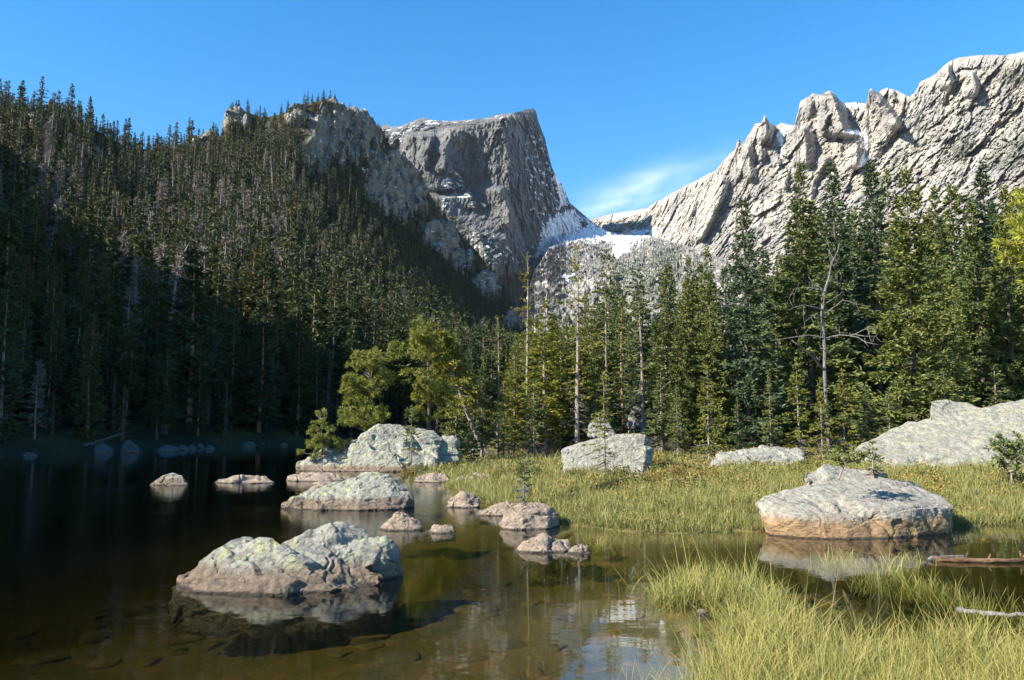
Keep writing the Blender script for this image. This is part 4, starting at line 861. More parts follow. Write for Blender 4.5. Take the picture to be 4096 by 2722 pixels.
G1 = 'spruces behind the meadow'
for a in [
    (1215, 588, 50, 'thin', 'sparse yellow-green spruce with a ragged top, leftmost of the tall trees behind the rock island', .9),
    (1258, 690, 47, 'yellow', 'dense yellow-green spruce behind the gap between the rock island and the square boulder', 1.25),
    (1330, 565, 46, 'thin', 'tall pale-trunked half-bare spruce left of the square boulder', 1.1),
    (1290, 760, 49, 'yellow', 'mid-height yellow-green spruce pressed between two pale-trunked trees', 1.2),
    (1402, 575, 52, 'sparse', 'tall sparse spruce above the square boulder', 1.1),
    (1436, 690, 60, 'orange', 'spruce on a bare orange trunk behind the square boulder', .8),
    (1478, 620, 50, 'sparse', 'tall dark-trunked spruce just right of the orange trunk', 1.2),
    (1545, 605, 54, 'mid', 'straight spruce right of the dark-trunked one behind the square boulder', 1.0),
    (1595, 590, 56, 'tall', 'spruce with a pointed top above the heap of pale boulders', .8),
    (1640, 570, 50, 'tall', 'dense spruce left of the broad dark spruce', .85),
    (1728, 455, 50, 'fir', 'broad dense dark spruce, tallest in the middle of the stand', 1.0),
    (1868, 385, 52, 'tall', 'very tall green spruce directly behind the dead grey snag', 1.1),
    (1942, 372, 57, 'fir', 'very tall spruce with a browned crown tip right behind the snag', .95),
    (2037, 368, 54, 'narrow', 'tall narrow spire-like spruce right of the snag', 1.15),
    (2072, 392, 60, 'sparse', 'thin see-through spruce between the spire and the wide layered spruce', .9),
    (2118, 385, 43, 'wide', 'wide layered spruce with bright drooping boughs behind the lichened slab', .95),
    (2182, 430, 50, 'tall', 'spruce directly right of the wide layered spruce', .85),
    (2225, 425, 53, 'mid', 'spruce with a tapered top, second to the right of the wide layered spruce', 1.0),
    (2268, 455, 48, 'tall', 'bushy spruce above the middle of the lichened slab', .9),
    (2302, 372, 54, 'narrow', 'tall grey-trunked spruce near the right edge', 1.1),
    (2348, 430, 46, 'tall', 'dark spruce cut by the right edge of the photo', .9),
    (2425, 400, 48, 'tall', 'dark spruce just outside the right edge', 1.0),
    (1050, 752, 62, 'mid', 'slim spruce behind the leaning white trunk', .9),
    (1086, 765, 66, 'narrow', 'small dark spire right of the leaning white trunk', 1.2),
    (1116, 800, 64, 'mid', 'short spruce between the leaning trunk and the crooked-topped tree', 1.0),
    (1146, 728, 50, 'thin', 'crooked-topped spruce with a browned side right of the leaning trunk', .9),
    (1183, 800, 52, 'yellow', 'short yellow-green spruce right of the crooked-topped tree', 1.2),
    (1242, 735, 52, 'yellow', 'yellow-green spruce just left of the dense one behind the island gap', 1.2), (1310, 720, 55, 'mid', 'full spruce half hidden by the tall pale-trunked tree', 1.0), (1362, 700, 53, 'yellow', 'full yellow-green spruce between the two tall sparse trees', 1.2), (1372, 770, 50, 'mid', 'shorter full spruce behind the yellowing sapling', 1.2), (1540, 700, 52, 'mid', 'full spruce behind the right end of the square boulder', 1.1), (1570, 690, 50, 'tall', 'full dark green spruce at the left of the boulder heap', .8),
    (1632, 842, 35, 'small', 'golden-green young spruce at the back of the meadow, right of the square boulder', .85),
    (1700, 915, 36, 'smallg', 'leaning young spruce with bare lower limbs right of the golden-green one', 1.0),
    (1775, 865, 37, 'smallg', 'narrow young spruce left of the snag', .7), (1840, 825, 37, 'small', 'yellow-green young spruce just left of the snag', .95),
    (1893, 870, 36, 'small', 'young spruce with a pale thin stem in front of the snag', .7),
    (1945, 850, 38, 'small', 'yellow-green young spruce just right of the snag', .95), (1998, 880, 39, 'smallg', 'green young spruce at the left end of the lichened slab', 1.1),
    (2050, 900, 42, 'smallg', 'low bushy spruce behind the left end of the lichened slab', 1.4), (2095, 840, 44, 'small', 'low spruce under the wide layered spruce', 1.3), (2180, 850, 41, 'smallg', 'low spruce right of the wide layered trunk', 1.3),
    (2300, 840, 42, 'smallg', 'low bushy spruce behind the right part of the lichened slab', 1.4),
    (1525, 850, 46, 'smallg', 'dark young spruce in front of the pale boulder heap', 1.2), (1560, 900, 44, 'smallg', 'short dark spruce at the shaded edge behind the square boulder', 1.2),
    (1110, 900, 46, 'smallg', 'shrubby spruce behind the low stone right of the island', 1.2), (1160, 880, 45, 'small', 'scrubby young spruce left of the white stems', 1.1), (1230, 870, 45, 'smallg', 'scrubby spruce between the white stems', 1.0), (1350, 880, 48, 'smallg', 'scrubby dark spruce behind the left top corner of the square boulder', 1.2)]:
    stand(a[0], a[1], a[2], a[3], a[4], a[5], group=G1)
# second and third rows
marksR = [(1190, 'behind the rock island'), (1290, 'left of the square boulder'), (1400, 'behind the square boulder'), (1500, 'right of the orange trunk'), (1600, 'behind the golden-green young spruce'), (1700, 'behind the broad dark spruce'), (1800, 'between the broad dark spruce and the snag'), (1900, 'behind the snag'), (2000, 'right of the snag'), (2100, 'behind the wide layered spruce'), (2200, 'behind the middle of the lichened slab'), (2300, 'near the right edge'), (2400, 'outside the right edge')]
top_env = [(1180, 740), (1260, 690), (1350, 680), (1450, 650), (1560, 600), (1660, 590), (1760, 560), (1900, 470), (2000, 470), (2200, 480), (2400, 430), (2600, 420)]
FL = []
for i in range(84):
    x = 1180 + (i + RN.uniform(0.1, 0.9)) / 84 * 1300; D = RN.uniform(56, 92); yt = ipl(x, top_env) + abs(RN.normal(0, 60)) + (15 if i % 2 else 0); kd = ['tall', 'fir', 'mid', 'narrow', 'tall', 'fir'][int(RN.integers(0, 6))]
    FL.append((x, min(yt, 860), D, kd))
for i in range(14): FL.append((1190 + i * 24 + RN.uniform(-8, 8), RN.uniform(660, 790), RN.uniform(52, 60), ['mid', 'yellow', 'tall', 'yellow'][i % 4]))
for i in range(9): FL.append((1400 + i * 14.0, RN.uniform(640, 740), RN.uniform(96, 122), ['tall', 'fir', 'mid'][i % 3]))
for x, yt, D, kd in FL:
    if abs(x / K - 630) < 15 and D < 92: continue
    if 640 < x / K < 694 and yt % 2 < .5: continue
    w = {'tall': 'green full-skirted', 'fir': 'dark dense', 'mid': 'ragged green', 'narrow': 'slim dark', 'yellow': 'yellow-green'}[kd]
    stand(x, yt, D, kd, f"{w} spruce in the {'middle' if D < 72 else 'farther'} rows, {nearest(x, marksR)}", RN.uniform(.85, 1.2), group='spruces in the rows deeper in the stand')

# pines on the island, saplings, leaning and crooked trees
def solo(x, ybase, ytop, D, cr_tr, lm, bk, name, label, rz=0.0, zb=None, group=None):
    px = x / K; b = at(px, ybase / K, D) if zb is None else np.array([*at(px, ybase / K, D)[:2], zb]); h = float(at(px, ytop / K, D)[2] - b[2]); cr, tr = cr_tr(h)
    return plant(Proto(cr, tr, lm, bk, h), b, 1.0, rz, name, label, 'tree', group)
solo(838, 1020, 838, 41, lambda h: bushy_pine(401, h, 1.55, .10, 52, 40, .24, .036, 11, .30, (0.35, 0), .10, .30, .42), 'pine', 'darkbark', 'pine_tree', 'broad bushy pine with several tops behind the left part of the rock island', .3)
solo(985, 1020, 757, 44, lambda h: bushy_pine(402, h, 1.4, .18, 50, 40, .25, .038, 11, .40, (-0.25, 0), .13, .08, .44), 'pine', 'darkbark', 'pine_tree', 'taller layered pine rising behind the middle of the rock island', 1.2)
solo(742, 1060, 955, 38.5, lambda h: bushy_pine(403, h, .75, .12, 22, 34, .15, .024, 8, .5, (-.15, 0), .05, .1, .25), 'pine', 'bark', 'pine_tree', 'small pine leaning over the water at the left end of the rock island', .9)
solo(722, 1062, 985, 38.2, lambda h: bushy_pine(404, h, .6, .10, 16, 34, .15, .024, 7, .5, (-.3, 0), .04, .05, .22), 'pine', 'bark', 'pine_tree', 'lowest small pine hanging over the water at the island tip', 2.2)
solo(790, 1050, 1018, 39, lambda h: bushy_pine(405, h, .55, .05, 18, 20, .15, .05, 7, .3, (0, 0), .03, .1, .2), 'pine', 'bark', 'pine_shrub', 'low pine shrub on top of the left part of the rock island')
solo(947, 1055, 935, 36.5, lambda h: conifer(406, h, .42, .12, 46, 9, .16, .06, .55, .1, .5, (0.1, -.3), .45, 3, 46, .035, 14), 'smallneedle' if 0 else 'spruce', 'bark', 'spruce_tree', 'thin lone spruce sapling in front of the rock island')
solo(1393, 1095, 862, 29, lambda h: conifer(407, h, .55, .22, 64, 8, .17, .06, .55, .1, .6, (0.1, -.3), .5, 3, 64, .055, 26), 'yel', 'bark', 'spruce_tree', 'thin yellowing spruce sapling standing in front of the square boulder')
solo(1207, 1160, 1045, 20.5, lambda h: conifer(408, h, .24, .40, 26, 7, .11, .04, .3, .2, .8, (0.2, -.2), .5, 3, 26, .035, 26), 'spruce', 'snag', 'dead_sapling', 'stunted crooked sapling with almost no needles at the edge of the cove', .4)
solo(1085, 1062, 1005, 44, lambda h: conifer(409, h, .6, .1, 40, 9, .2, .08, .6, .1, .4, (0.1, -.2), .2, 3, 30, .04, 10), 'yel', 'bark', 'spruce_shrub', 'low yellow-green spruce shrub right of the island')
solo(1930, 1078, 1048, 16.6, lambda h: bushy_pine(410, h * .9, .42, .10, 12, 16, .10, .03, 6, .3, (0.1, 0), .02, .1, .16), 'spruce', 'bark', 'spruce_shrub', 'little green spruce shrub growing from the top of the tan boulder')
solo(2012, 1090, 1020, 18.5, lambda h: conifer(411, h, .28, .1, 26, 8, .11, .04, .6, .1, .6, (0.1, -.2), .4, 3, 26, .02, 12), 'spruce', 'bark', 'spruce_tree', 'tiny thin spruce seedling between the tan boulder and the lichened slab')
solo(2330, 1100, 1015, 24, lambda h: bushy_pine(412, h, .7, .05, 22, 16, .15, .05, 7, .4, (0.1, 0), .03, .2, .25), 'spruce', 'bark', 'spruce_shrub', 'green leafy shrub in front of the lichened slab near the right edge')
# leaning white-trunked tree
def leaning():
    D = 48; pts2 = [(1108, 1030), (1090, 985), (1068, 930), (1048, 875), (1030, 830), (1016, 795), (1008, 772)]
    P = np.array([at2(x, y, D) for x, y in pts2]); z = float(ground_z(P[:1, 0], P[:1, 1])[0]); b = np.array([P[0, 0], D, min(z, P[0, 2])]); P -= b
    tr = MB(); tube(tr, np.concatenate([[[P[0, 0] + .1, 0, -.1]], P]), [.16, .15, .13, .12, .10, .08, .06, .03], 7); cr = MB(); rng = np.random.default_rng(5)
    for i in range(120):
        s = rng.uniform(.2, 1.0) ** .8; k = s * (len(P) - 1); j = min(int(k), len(P) - 2); q = P[j] + (P[j + 1] - P[j]) * (k - j); a = rng.random() * 6.3; l = 1.5 * (1.15 - s) + .25
        e = q + np.array([math.cos(a), math.sin(a), -.25 + .4 * s]) * l; tube(tr, np.array([q, e]), [.02, .008], 3, False); n = 60; f = rng.uniform(.35, 1.05, n)[:, None]
        cards(cr, q + (e - q) * f + rng.normal(size=(n, 3)) * .10, (e - q)[None] / l + rng.normal(size=(n, 3)) * .7, .26, .09, rng)
    r = empty('spruce_tree', b, 0, 'leaning spruce with a white trunk slanting left, right of the layered pine', 'tree'); tr.obj('trunk', M['bark'], r, True); cr.obj('crown', M['yel'], r)
leaning()

# ------------------------------------------------------------------ the dead grey snag
def snag():
    D = 38.0
    def zp(l): return np.array([at2(1727.8 + x * .3343, 575.9 + y * .3343, D) for x, y in l])
    rng = np.random.default_rng(9)
    trunk = [(542, 1370), (535, 1230), (528, 1100), (520, 960), (515, 850), (517, 700), (514, 600), (508, 500), (503, 430), (512, 360), (520, 300), (540, 235), (560, 180), (572, 120), (585, 70), (610, 30), (636, -20), (640, -60)]
    tr_r = [11, 10, 9.5, 9.5, 10, 9.5, 9.5, 9.5, 10.5, 9, 8.5, 7.5, 6.5, 5.5, 5, 4, 3, 1.6]
    sc = .3343 / K / F * D * 1.15
    T = zp(trunk); b = np.array([T[0, 0], D, float(ground_z(T[:1, 0], np.array([D]))[0]) - .05])
    T[:, 1] += np.linspace(0, 1, len(T)) ** 2 * 0.5
    root = empty('dead_snag', b, 0, 'tall dead grey snag with twisted bare limbs and a broken leaning branch', 'dead tree')
    mb = MB(); tube(mb, np.concatenate([[[T[0, 0], D, b[2] - .1]], T]) - b, np.array([13] + tr_r) * sc, 9); mb.obj('trunk', M['snag'], root, True)
    limbs = [([(500, 415), (450, 400), (400, 395), (350, 392), (300, 402), (265, 415), (240, 425)], 6, -.6), ([(330, 396), (285, 385), (255, 330), (280, 250)], 2.6, -.9), ([(265, 412), (225, 390), (200, 368)], 2.4, -.7),
             ([(498, 470), (450, 450), (410, 465), (380, 480), (330, 512), (310, 560)], 3.6, -.8), ([(503, 608), (460, 592), (420, 585), (360, 590), (300, 595), (240, 607), (180, 614)], 3.6, .5),
             ([(505, 822), (470, 795), (440, 770), (400, 735), (370, 710), (335, 690), (300, 672), (232, 640)], 8.5, -.7), ([(470, 795), (450, 760), (430, 770), (400, 745)], 2.4, -1.0),
             ([(530, 607), (560, 598), (600, 590), (650, 597), (690, 592), (712, 570), (760, 553), (830, 560)], 5.5, -.7), ([(690, 592), (720, 605), (750, 640), (780, 655), (812, 672)], 4.2, -.9), ([(712, 580), (760, 600), (800, 612)], 3, -.8),
             ([(520, 435), (560, 405), (580, 390), (620, 352), (660, 365), (700, 382), (750, 392), (800, 430)], 4, -.5), ([(515, 372), (580, 335), (640, 300), (668, 270), (684, 245)], 3, .5),
             ([(520, 300), (490, 250), (455, 215), (432, 165)], 3, .4), ([(525, 290), (470, 255), (420, 245), (360, 240)], 2.4, .6), ([(562, 160), (548, 100), (530, 50), (508, 0)], 3, -.4), ([(582, 75), (572, 30), (560, -20)], 2.5, .3), ([(545, 215), (600, 212), (650, 214), (702, 215)], 2.4, .5), ([(575, 110), (610, 90), (640, 60), (660, 20)], 2.4, .6),
             ([(508, 525), (480, 520), (440, 535)], 2.4, .5), ([(505, 560), (470, 570), (455, 540), (440, 530)], 2.0, -.7), ([(512, 690), (485, 690), (465, 680)], 3.2, -.5), ([(498, 360), (488, 330), (478, 320)], 5, -.3), ([(522, 690), (590, 680), (650, 690)], 1.8, .4), ([(500, 380), (470, 330), (430, 300), (420, 250)], 2.4, -.5)]
    for l, r, dd in limbs:
        P = zp(l); s = np.linspace(0, 1, len(P)); P[:, 1] += dd * s * 1.4; P += rng.normal(0, .025, P.shape) * s[:, None]
        m = MB(); tube(m, P - b, r * sc * (1 - .72 * s), 6)
        for k in range(3 if r > 2.5 else 1):
            j = int(rng.integers(1, len(P))); d = P[j] - P[j - 1]; e = P[j] + np.array([d[0] * .5, rng.normal(0, .25), abs(rng.normal(0, .35)) * (1 if rng.random() < .7 else -1)]); tube(m, np.array([P[j], (P[j] + e) / 2 + rng.normal(0, .03, 3), e]) - b, [r * sc * .35, .012, .006], 4)
        m.obj('limb', M['snag'], root, True)
snag()

# ------------------------------------------------------------------ near pine at the right edge: the trunk stands outside the frame, its boughs reach in
def near_pine():
    D = 4.6; X = 4.35; z = float(ground_z(np.array([X]), np.array([D]))[0]); b = np.array([X, D, z]); rng = np.random.default_rng(77)
    root = empty('pine_tree', b, 0, 'near yellow-green pine whose boughs reach in at the right edge', 'tree')
    mb = MB(); H = 5.6; zs = np.linspace(-.2, H, 10); tube(mb, np.stack([.06 * np.sin(zs), .05 * np.cos(zs * 1.3), zs], 1), .11 * np.clip(1 - zs / H, .08, 1) ** .7, 8)
    cr = MB(); tips = [at2(2312, 590, 4.4), at2(2300, 560, 4.3), at2(2325, 500, 4.5), at2(2335, 470, 4.7), at2(2352, 540, 4.2), at2(2345, 440, 4.9), at2(2365, 600, 4.3)]
    for i in range(34):
        if i < len(tips): e = tips[i] - b
        else:
            zz = rng.uniform(.9, 5.4); a = rng.uniform(-2.2, 2.2); l = (1.5 * (1 - zz / 6.3) + .15) * rng.uniform(.7, 1.1); e = np.array([math.cos(a) * l, math.sin(a) * l, zz + .1 * l])
        q = np.array([0, 0, e[2] - .18 - .1 * rng.random()]); mid = (q + e) / 2 + np.array([0, 0, -.08]); tube(mb, np.array([q, mid, e]), [.03, .02, .008], 5, False)
        for c in range(9):
            f = 1 - (c / 9) * .62; p0 = q + (e - q) * f + rng.normal(0, .055, 3) * (c > 0); n = 170; ax = norm(e - q + rng.normal(0, .5, 3) * (c > 0)); off = rng.uniform(0, .14, n)[:, None]
            cards(cr, p0 - ax * off, norm(rng.normal(size=(n, 3))) * .8 + ax * .75, .055 * (0.7 + .5 * rng.random(n)), .006, rng)
    mb.obj('trunk', M['bark'], root, True); cr.obj('crown', M['nearpine'], root)
M['nearpine'] = leaf_mat('near_pine_needles', (0.33, 0.345, 0.045), (0.33, 0.345, 0.045), (0.52, 0.48, 0.08), 0.3)
near_pine()

# ------------------------------------------------------------------ grass, sedge and low growth
def grass_mat(name, a, b, tip):
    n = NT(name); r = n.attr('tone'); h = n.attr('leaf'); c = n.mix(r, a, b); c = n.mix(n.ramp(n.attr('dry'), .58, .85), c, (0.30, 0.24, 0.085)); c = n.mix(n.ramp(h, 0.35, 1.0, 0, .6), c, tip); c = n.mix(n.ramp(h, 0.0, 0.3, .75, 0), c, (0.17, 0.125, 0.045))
    d = n.bsdf(c, .55, None, .3); t = n.nd('BsdfTranslucent'); n.put(t.inputs[0], c); m = n.nd('MixShader', Fac=.35); n.t.links.new(d, m.inputs[1]); n.t.links.new(t.outputs[0], m.inputs[2]); return n.done(m.outputs[0])

def blades(mb, P, H, Wd, rng, lean=.35, bend=.5, az=None, seg=4, dry=None):
    n = len(P); a = rng.random(n) * 6.283 if az is None else az; l = np.abs(rng.normal(0, lean, n)); bd = np.abs(rng.normal(0, bend, n))
    d = np.stack([np.cos(a), np.sin(a)], 1); fa = rng.random(n) * 6.283; sd = np.stack([np.cos(fa), np.sin(fa), 0 * a], 1) * (Wd / 2)[:, None]
    kink = rng.random(n) < .22; kp = rng.uniform(.35, .8, n)
    V = []; ang = l.copy(); pos = P.copy(); hs = []
    for k in range(seg):
        s = k / (seg - 1); w = (1 - s ** 1.6) * .95 + .05
        V.append(np.stack([pos - sd * w, pos + sd * w], 1)); hs.append(np.full((n, 2), s))
        step = H / (seg - 1); ang = ang + bd / (seg - 1) + np.where(kink & (kp > s) & (kp <= s + 1 / (seg - 1)), rng.uniform(.8, 1.7, n), 0); ang = np.minimum(ang, 2.4)
        pos = pos + np.stack([d[:, 0] * np.sin(ang) * step, d[:, 1] * np.sin(ang) * step, np.cos(ang) * step], 1)
    v = np.stack(V, 1).reshape(n, seg * 2, 3); base = (np.arange(n) * seg * 2)[:, None]
    q = np.concatenate([np.stack([base + 2 * k, base + 2 * k + 1, base + 2 * k + 3, base + 2 * k + 2], -1).reshape(-1, 4) for k in range(seg - 1)])
    mb.add(v.reshape(-1, 3), q, leaf=np.stack(hs, 1).reshape(-1), tone=np.repeat(rng.random(n), seg * 2), dry=np.repeat(rng.random(n) if dry is None else np.full(n, dry), seg * 2))

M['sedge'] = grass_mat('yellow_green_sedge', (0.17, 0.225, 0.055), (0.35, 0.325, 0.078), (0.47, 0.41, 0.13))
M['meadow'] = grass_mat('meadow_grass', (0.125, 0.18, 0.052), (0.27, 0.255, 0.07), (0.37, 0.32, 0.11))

def occupied(x, y):                                     # keep grass out of the boulders
    m = np.zeros(len(x), bool)
    for o in bpy.data.objects:
        if o.type == 'MESH' and o.name.split('.')[0] in ('boulder', 'flat_rock') and o.location.y < 48:
            B = ROCKBOX.get(o.name)
            if B is None:
                c = np.empty(len(o.data.vertices) * 3, np.float32); o.data.vertices.foreach_get('co', c); c = c.reshape(-1, 3) + np.array(o.location); c = c[c[:, 2] > o.location.z - .1]; B = (c[:, 0].min(), c[:, 0].max(), c[:, 1].min(), c[:, 1].max()); ROCKBOX[o.name] = B
            cx, cy, rx, ry = (B[0] + B[1]) / 2, (B[2] + B[3]) / 2, (B[1] - B[0]) / 2, (B[3] - B[2]) / 2; m |= ((x - cx) / rx) ** 2 + ((y - cy) / ry) ** 2 < .92
    return m
ROCKBOX = {}

def build_grass():
    rng = np.random.default_rng(4)
    # front sedge: sample the marshy ground in front and around the dark pools
    n = 190000; Y = np.exp(rng.uniform(math.log(5.6), math.log(14.5), n)); X = rng.uniform(-.1, .80, n) * Y; d2 = sdf(X, Y, P2); px, py = proj(np.stack([X, Y, 0 * X], 1))
    cl = fbm(np.stack([X * 1.1, Y * 1.1, 0 * X], 1), 4, 91); cl2 = fbm(np.stack([X * 3.5, Y * 3.5, 0 * X], 1), 2, 95)
    dens = sst(-.10, .30, d2 + cl * .35) * np.clip(.42 + 1.9 * cl + 1.3 * cl2, .0, 1) * np.where(px > 800, .85, 1)
    k = rng.random(n) < dens; X, Y, d2 = X[k], Y[k], d2[k]; z = ground_z(X, Y); h = rng.lognormal(math.log(.34), .28, len(X)) * np.clip(1.15 - .02 * (Y - 6), .8, 1.2) * np.clip(1 + 1.3 * cl2[k], .5, 1.5)
    mb = MB(); blades(mb, np.stack([X, Y, z], 1), h, rng.uniform(.006, .012, len(X)) * np.clip(Y / 8, .8, 2), rng, .46, .7)
    j = rng.random(len(X)) < .30; blades(mb, np.stack([X, Y, z], 1)[j], h[j] * .85, rng.uniform(.006, .012, j.sum()), rng, 1.05, .5, dry=.93)
    # clumps standing in the pools
    for (x, y, r, m) in [(1925, 1290, .30, 420), (1945, 1275, .25, 300), (2040, 1308, .42, 620), (2085, 1290, .3, 380), (2130, 1342, .38, 460), (2010, 1330, .3, 260), (1382, 1250, .16, 120), (1360, 1242, .12, 60), (1420, 1252, .10, 24), (1480, 1552, .22, 55), (1455, 1560, .12, 20), (1480, 1330, .2, 26), (1470, 1300, .15, 16), (1440, 1340, .1, 8), (1580, 1500, .2, 14), (1600, 1440, .2, 18), (2240, 1370, .4, 300)]:
        c = gnd2(x, y, 0); m = max(6, int(m * .55)); q = c + rng.normal(size=(m, 3)) * np.array([r, r, 0]) * .5; q[:, 2] = np.maximum(ground_z(q[:, 0], q[:, 1]), -.25); blades(mb, q, rng.lognormal(math.log(.30), .25, m), rng.uniform(.007, .012, m) * c[1] / 8, rng, .35, .6)
    tag(mb.obj('sedge', M['sedge']), 'long yellow-green sedge standing in the shallow water in front', 'grass', None, 'stuff')
    # meadow
    n = 520000; Y = np.exp(rng.uniform(math.log(13.5), math.log(62), n)); X = rng.uniform(-.16, .76, n) * Y; d1 = sdf(X, Y, P1); cr = sdf(X, Y, CREEK)
    cl = fbm(np.stack([X * .5, Y * .5, 0 * X], 1), 4, 101)
    k = (rng.random(n) < sst(-.25, .25, d1 + cl * .3) * np.clip(.62 + .8 * cl, .15, 1) * sst(.05, -.15, cr) * np.where(Y > 34, .45, 1)) & ~occupied(X, Y); X, Y = X[k], Y[k]; z = ground_z(X, Y)
    mb = MB(); h = rng.lognormal(math.log(.22), .35, len(X)) * np.clip(1 + 1.5 * fbm(np.stack([X * .8, Y * .8, 0 * X], 1), 2, 113), .5, 1.6); blades(mb, np.stack([X, Y, z], 1), h, rng.uniform(.010, .018, len(X)) * np.clip(Y / 16, .9, 2.6), rng, .30, .45, seg=3)
    print('meadow blades', len(X))
    tag(mb.obj('meadow_grass', M['meadow']), 'yellow-green grass of the meadow between the water and the trees', 'grass', None, 'stuff')
    # low heath of orange and green leaves
    mb = MB(); n = 52000; Y = np.exp(rng.uniform(math.log(17), math.log(66), n)); X = rng.uniform(-.12, .76, n) * Y; d1 = sdf(X, Y, P1); px, py = proj(np.stack([X, Y, ground_z(X, Y)], 1))
    w = .06 + 1.2 * np.exp(-((px - 675) / 62) ** 2 - ((py - 480) / 12) ** 2) + .8 * np.exp(-((px - 800) / 80) ** 2 - ((py - 462) / 12) ** 2) + .7 * np.exp(-((px - 930) / 70) ** 2 - ((py - 490) / 14) ** 2) + .9 * sst(452, 440, py) + .9 * np.exp(-((px - 430) / 26) ** 2 - ((py - 462) / 8) ** 2)
    cl = fbm(np.stack([X * .9, Y * .9, 0 * X], 1), 3, 107); k = (rng.random(n) < w * np.clip(.25 + 2.2 * cl, 0, 1)) & (d1 > .3) & ~occupied(X, Y); X, Y = X[k], Y[k]; m = len(X); z = ground_z(X, Y)
    per = 16; P = np.repeat(np.stack([X, Y, z], 1), per, 0); hh = np.repeat(rng.uniform(.12, .42, m), per); P += rng.normal(size=P.shape) * np.array([.12, .12, 0]); P[:, 2] += hh * rng.random(len(P)) ** .6
    cards(mb, P, rng.normal(size=P.shape) + np.array([0, 0, .6]), .07 * np.clip(P[:, 1] / 25, .8, 1.8), .045 * np.clip(P[:, 1] / 25, .8, 1.8), rng, np.repeat(rng.random(m), per))
    n_ = NT('heath_leaves'); r = n_.attr('tone'); c = n_.mix(n_.ramp(r, .3, .6), (0.08, 0.095, 0.02), (0.20, 0.16, 0.035)); c = n_.mix(n_.ramp(r, .75, 1.0), c, (0.27, 0.145, 0.04)); c = n_.mix(n_.ramp(n_.attr('leaf'), .6, 1, 0, .6), c, (0.26, 0.22, 0.07))
    tag(mb.obj('low_heath', n_.done(n_.bsdf(c, .6))), 'low ground cover of small green, golden and orange leaves at the back of the meadow', 'ground cover', None, 'stuff')
build_grass()

# ------------------------------------------------------------------ shrubs with coloured leaves
def shrub(seed, R, H, cols, lf):
    rng = np.random.default_rng(seed); st = MB(); cr = MB()
    for i in range(34):
        a = rng.random() * 6.3; l = R * rng.uniform(.25, 1); e = np.array([math.cos(a) * l, math.sin(a) * l, H * rng.uniform(.45, 1.0) * (1 - .35 * (l / R) ** 2)]); q = np.array([e[0] * .15, e[1] * .15, -.05]); m = (q + e) / 2 + rng.normal(0, .04, 3)
        tube(st, np.array([q, m, e]), [.012, .008, .004], 3, False); n = 46; f = rng.uniform(.3, 1.05, n)[:, None]; P = q + (e - q) * f + rng.normal(size=(n, 3)) * .055 * (R + .3)
        cards(cr, P, rng.normal(size=(n, 3)) + np.array([0, 0, .5]), lf * (.7 + .6 * rng.random(n)), lf * .55, rng)
    return st.mesh('stems', M['snag']), cr.mesh('leaves', cols)
M['leafo'] = leaf_mat('orange_birch_leaves', (0.20, 0.135, 0.030), (0.17, 0.15, 0.035), (0.34, 0.18, 0.05), .3)
M['leafg'] = leaf_mat('olive_willow_leaves', (0.095, 0.115, 0.030), (0.13, 0.13, 0.032), (0.22, 0.20, 0.05), .3)
SH = [shrub(1, .75, .55, M['leafo'], .055), shrub(2, .6, .6, M['leafg'], .055), shrub(3, .45, .45, M['leafo'], .05)]
for (x, y, D, k, sc, lb) in [(1565, 1108, 27.5, 0, 1.1, 'orange and gold shrub on the meadow right of the creek bank'), (1660, 1118, 26, 0, .9, 'orange and gold shrub farther right along the middle of the meadow'), (1500, 1122, 25.5, 2, 1.1, 'small russet shrub at the end of the muddy creek'), (1435, 1098, 27.8, 1, 1.1, 'olive shrub at the foot of the square boulder'), (1330, 1095, 29.5, 1, .8, 'low olive shrub at the left foot of the square boulder'),
        (1152, 1090, 31, 2, 1.0, 'brown tussocky shrub on the right bank of the cove'), (985, 1068, 36.5, 1, 1.1, 'dark olive shrub at the right foot of the rock island'), (945, 1072, 35.5, 2, 1.4, 'russet shrub in front of the rock island beside the lone sapling'), (1215, 1100, 30, 1, 1.3, 'tall yellow-green shrub behind the cove'), (1192, 1170, 20, 2, .55, 'tiny red shrub at the foot of the stunted sapling'),
        (2135, 1140, 18.8, 0, .75, 'orange shrub hugging the right shoulder of the tan boulder'), (2085, 1090, 21, 0, .8, 'golden shrub in the gap behind the tan boulder'), (2330, 1090, 24.5, 1, 1.1, 'olive shrub below the green leafy shrub at the right edge'), (1530, 1020, 48, 1, 1.7, 'dark shrub at the back of the meadow beside the square boulder'), (1740, 1068, 33, 1, 1.0, 'low green shrub in front of the flat pale slab'), (1870, 1062, 33, 0, 1.0, 'golden shrub between the flat pale slab and the snag')]:
    X = float(at(x / K, 440, D)[0]); z = float(ground_z(np.array([X]), np.array([D]))[0]); r = bpy.data.objects.new('shrub', None); C.objects.link(r); r.location = (X, D, z); r.rotation_euler.z = x; r.scale = (sc, sc, sc * .95); tag(r, lb, 'shrub', 'shrubs on the meadow')
    for nm, me in zip(('stems', 'leaves'), SH[k]): o = bpy.data.objects.new(nm, me); C.objects.link(o); o.parent = r

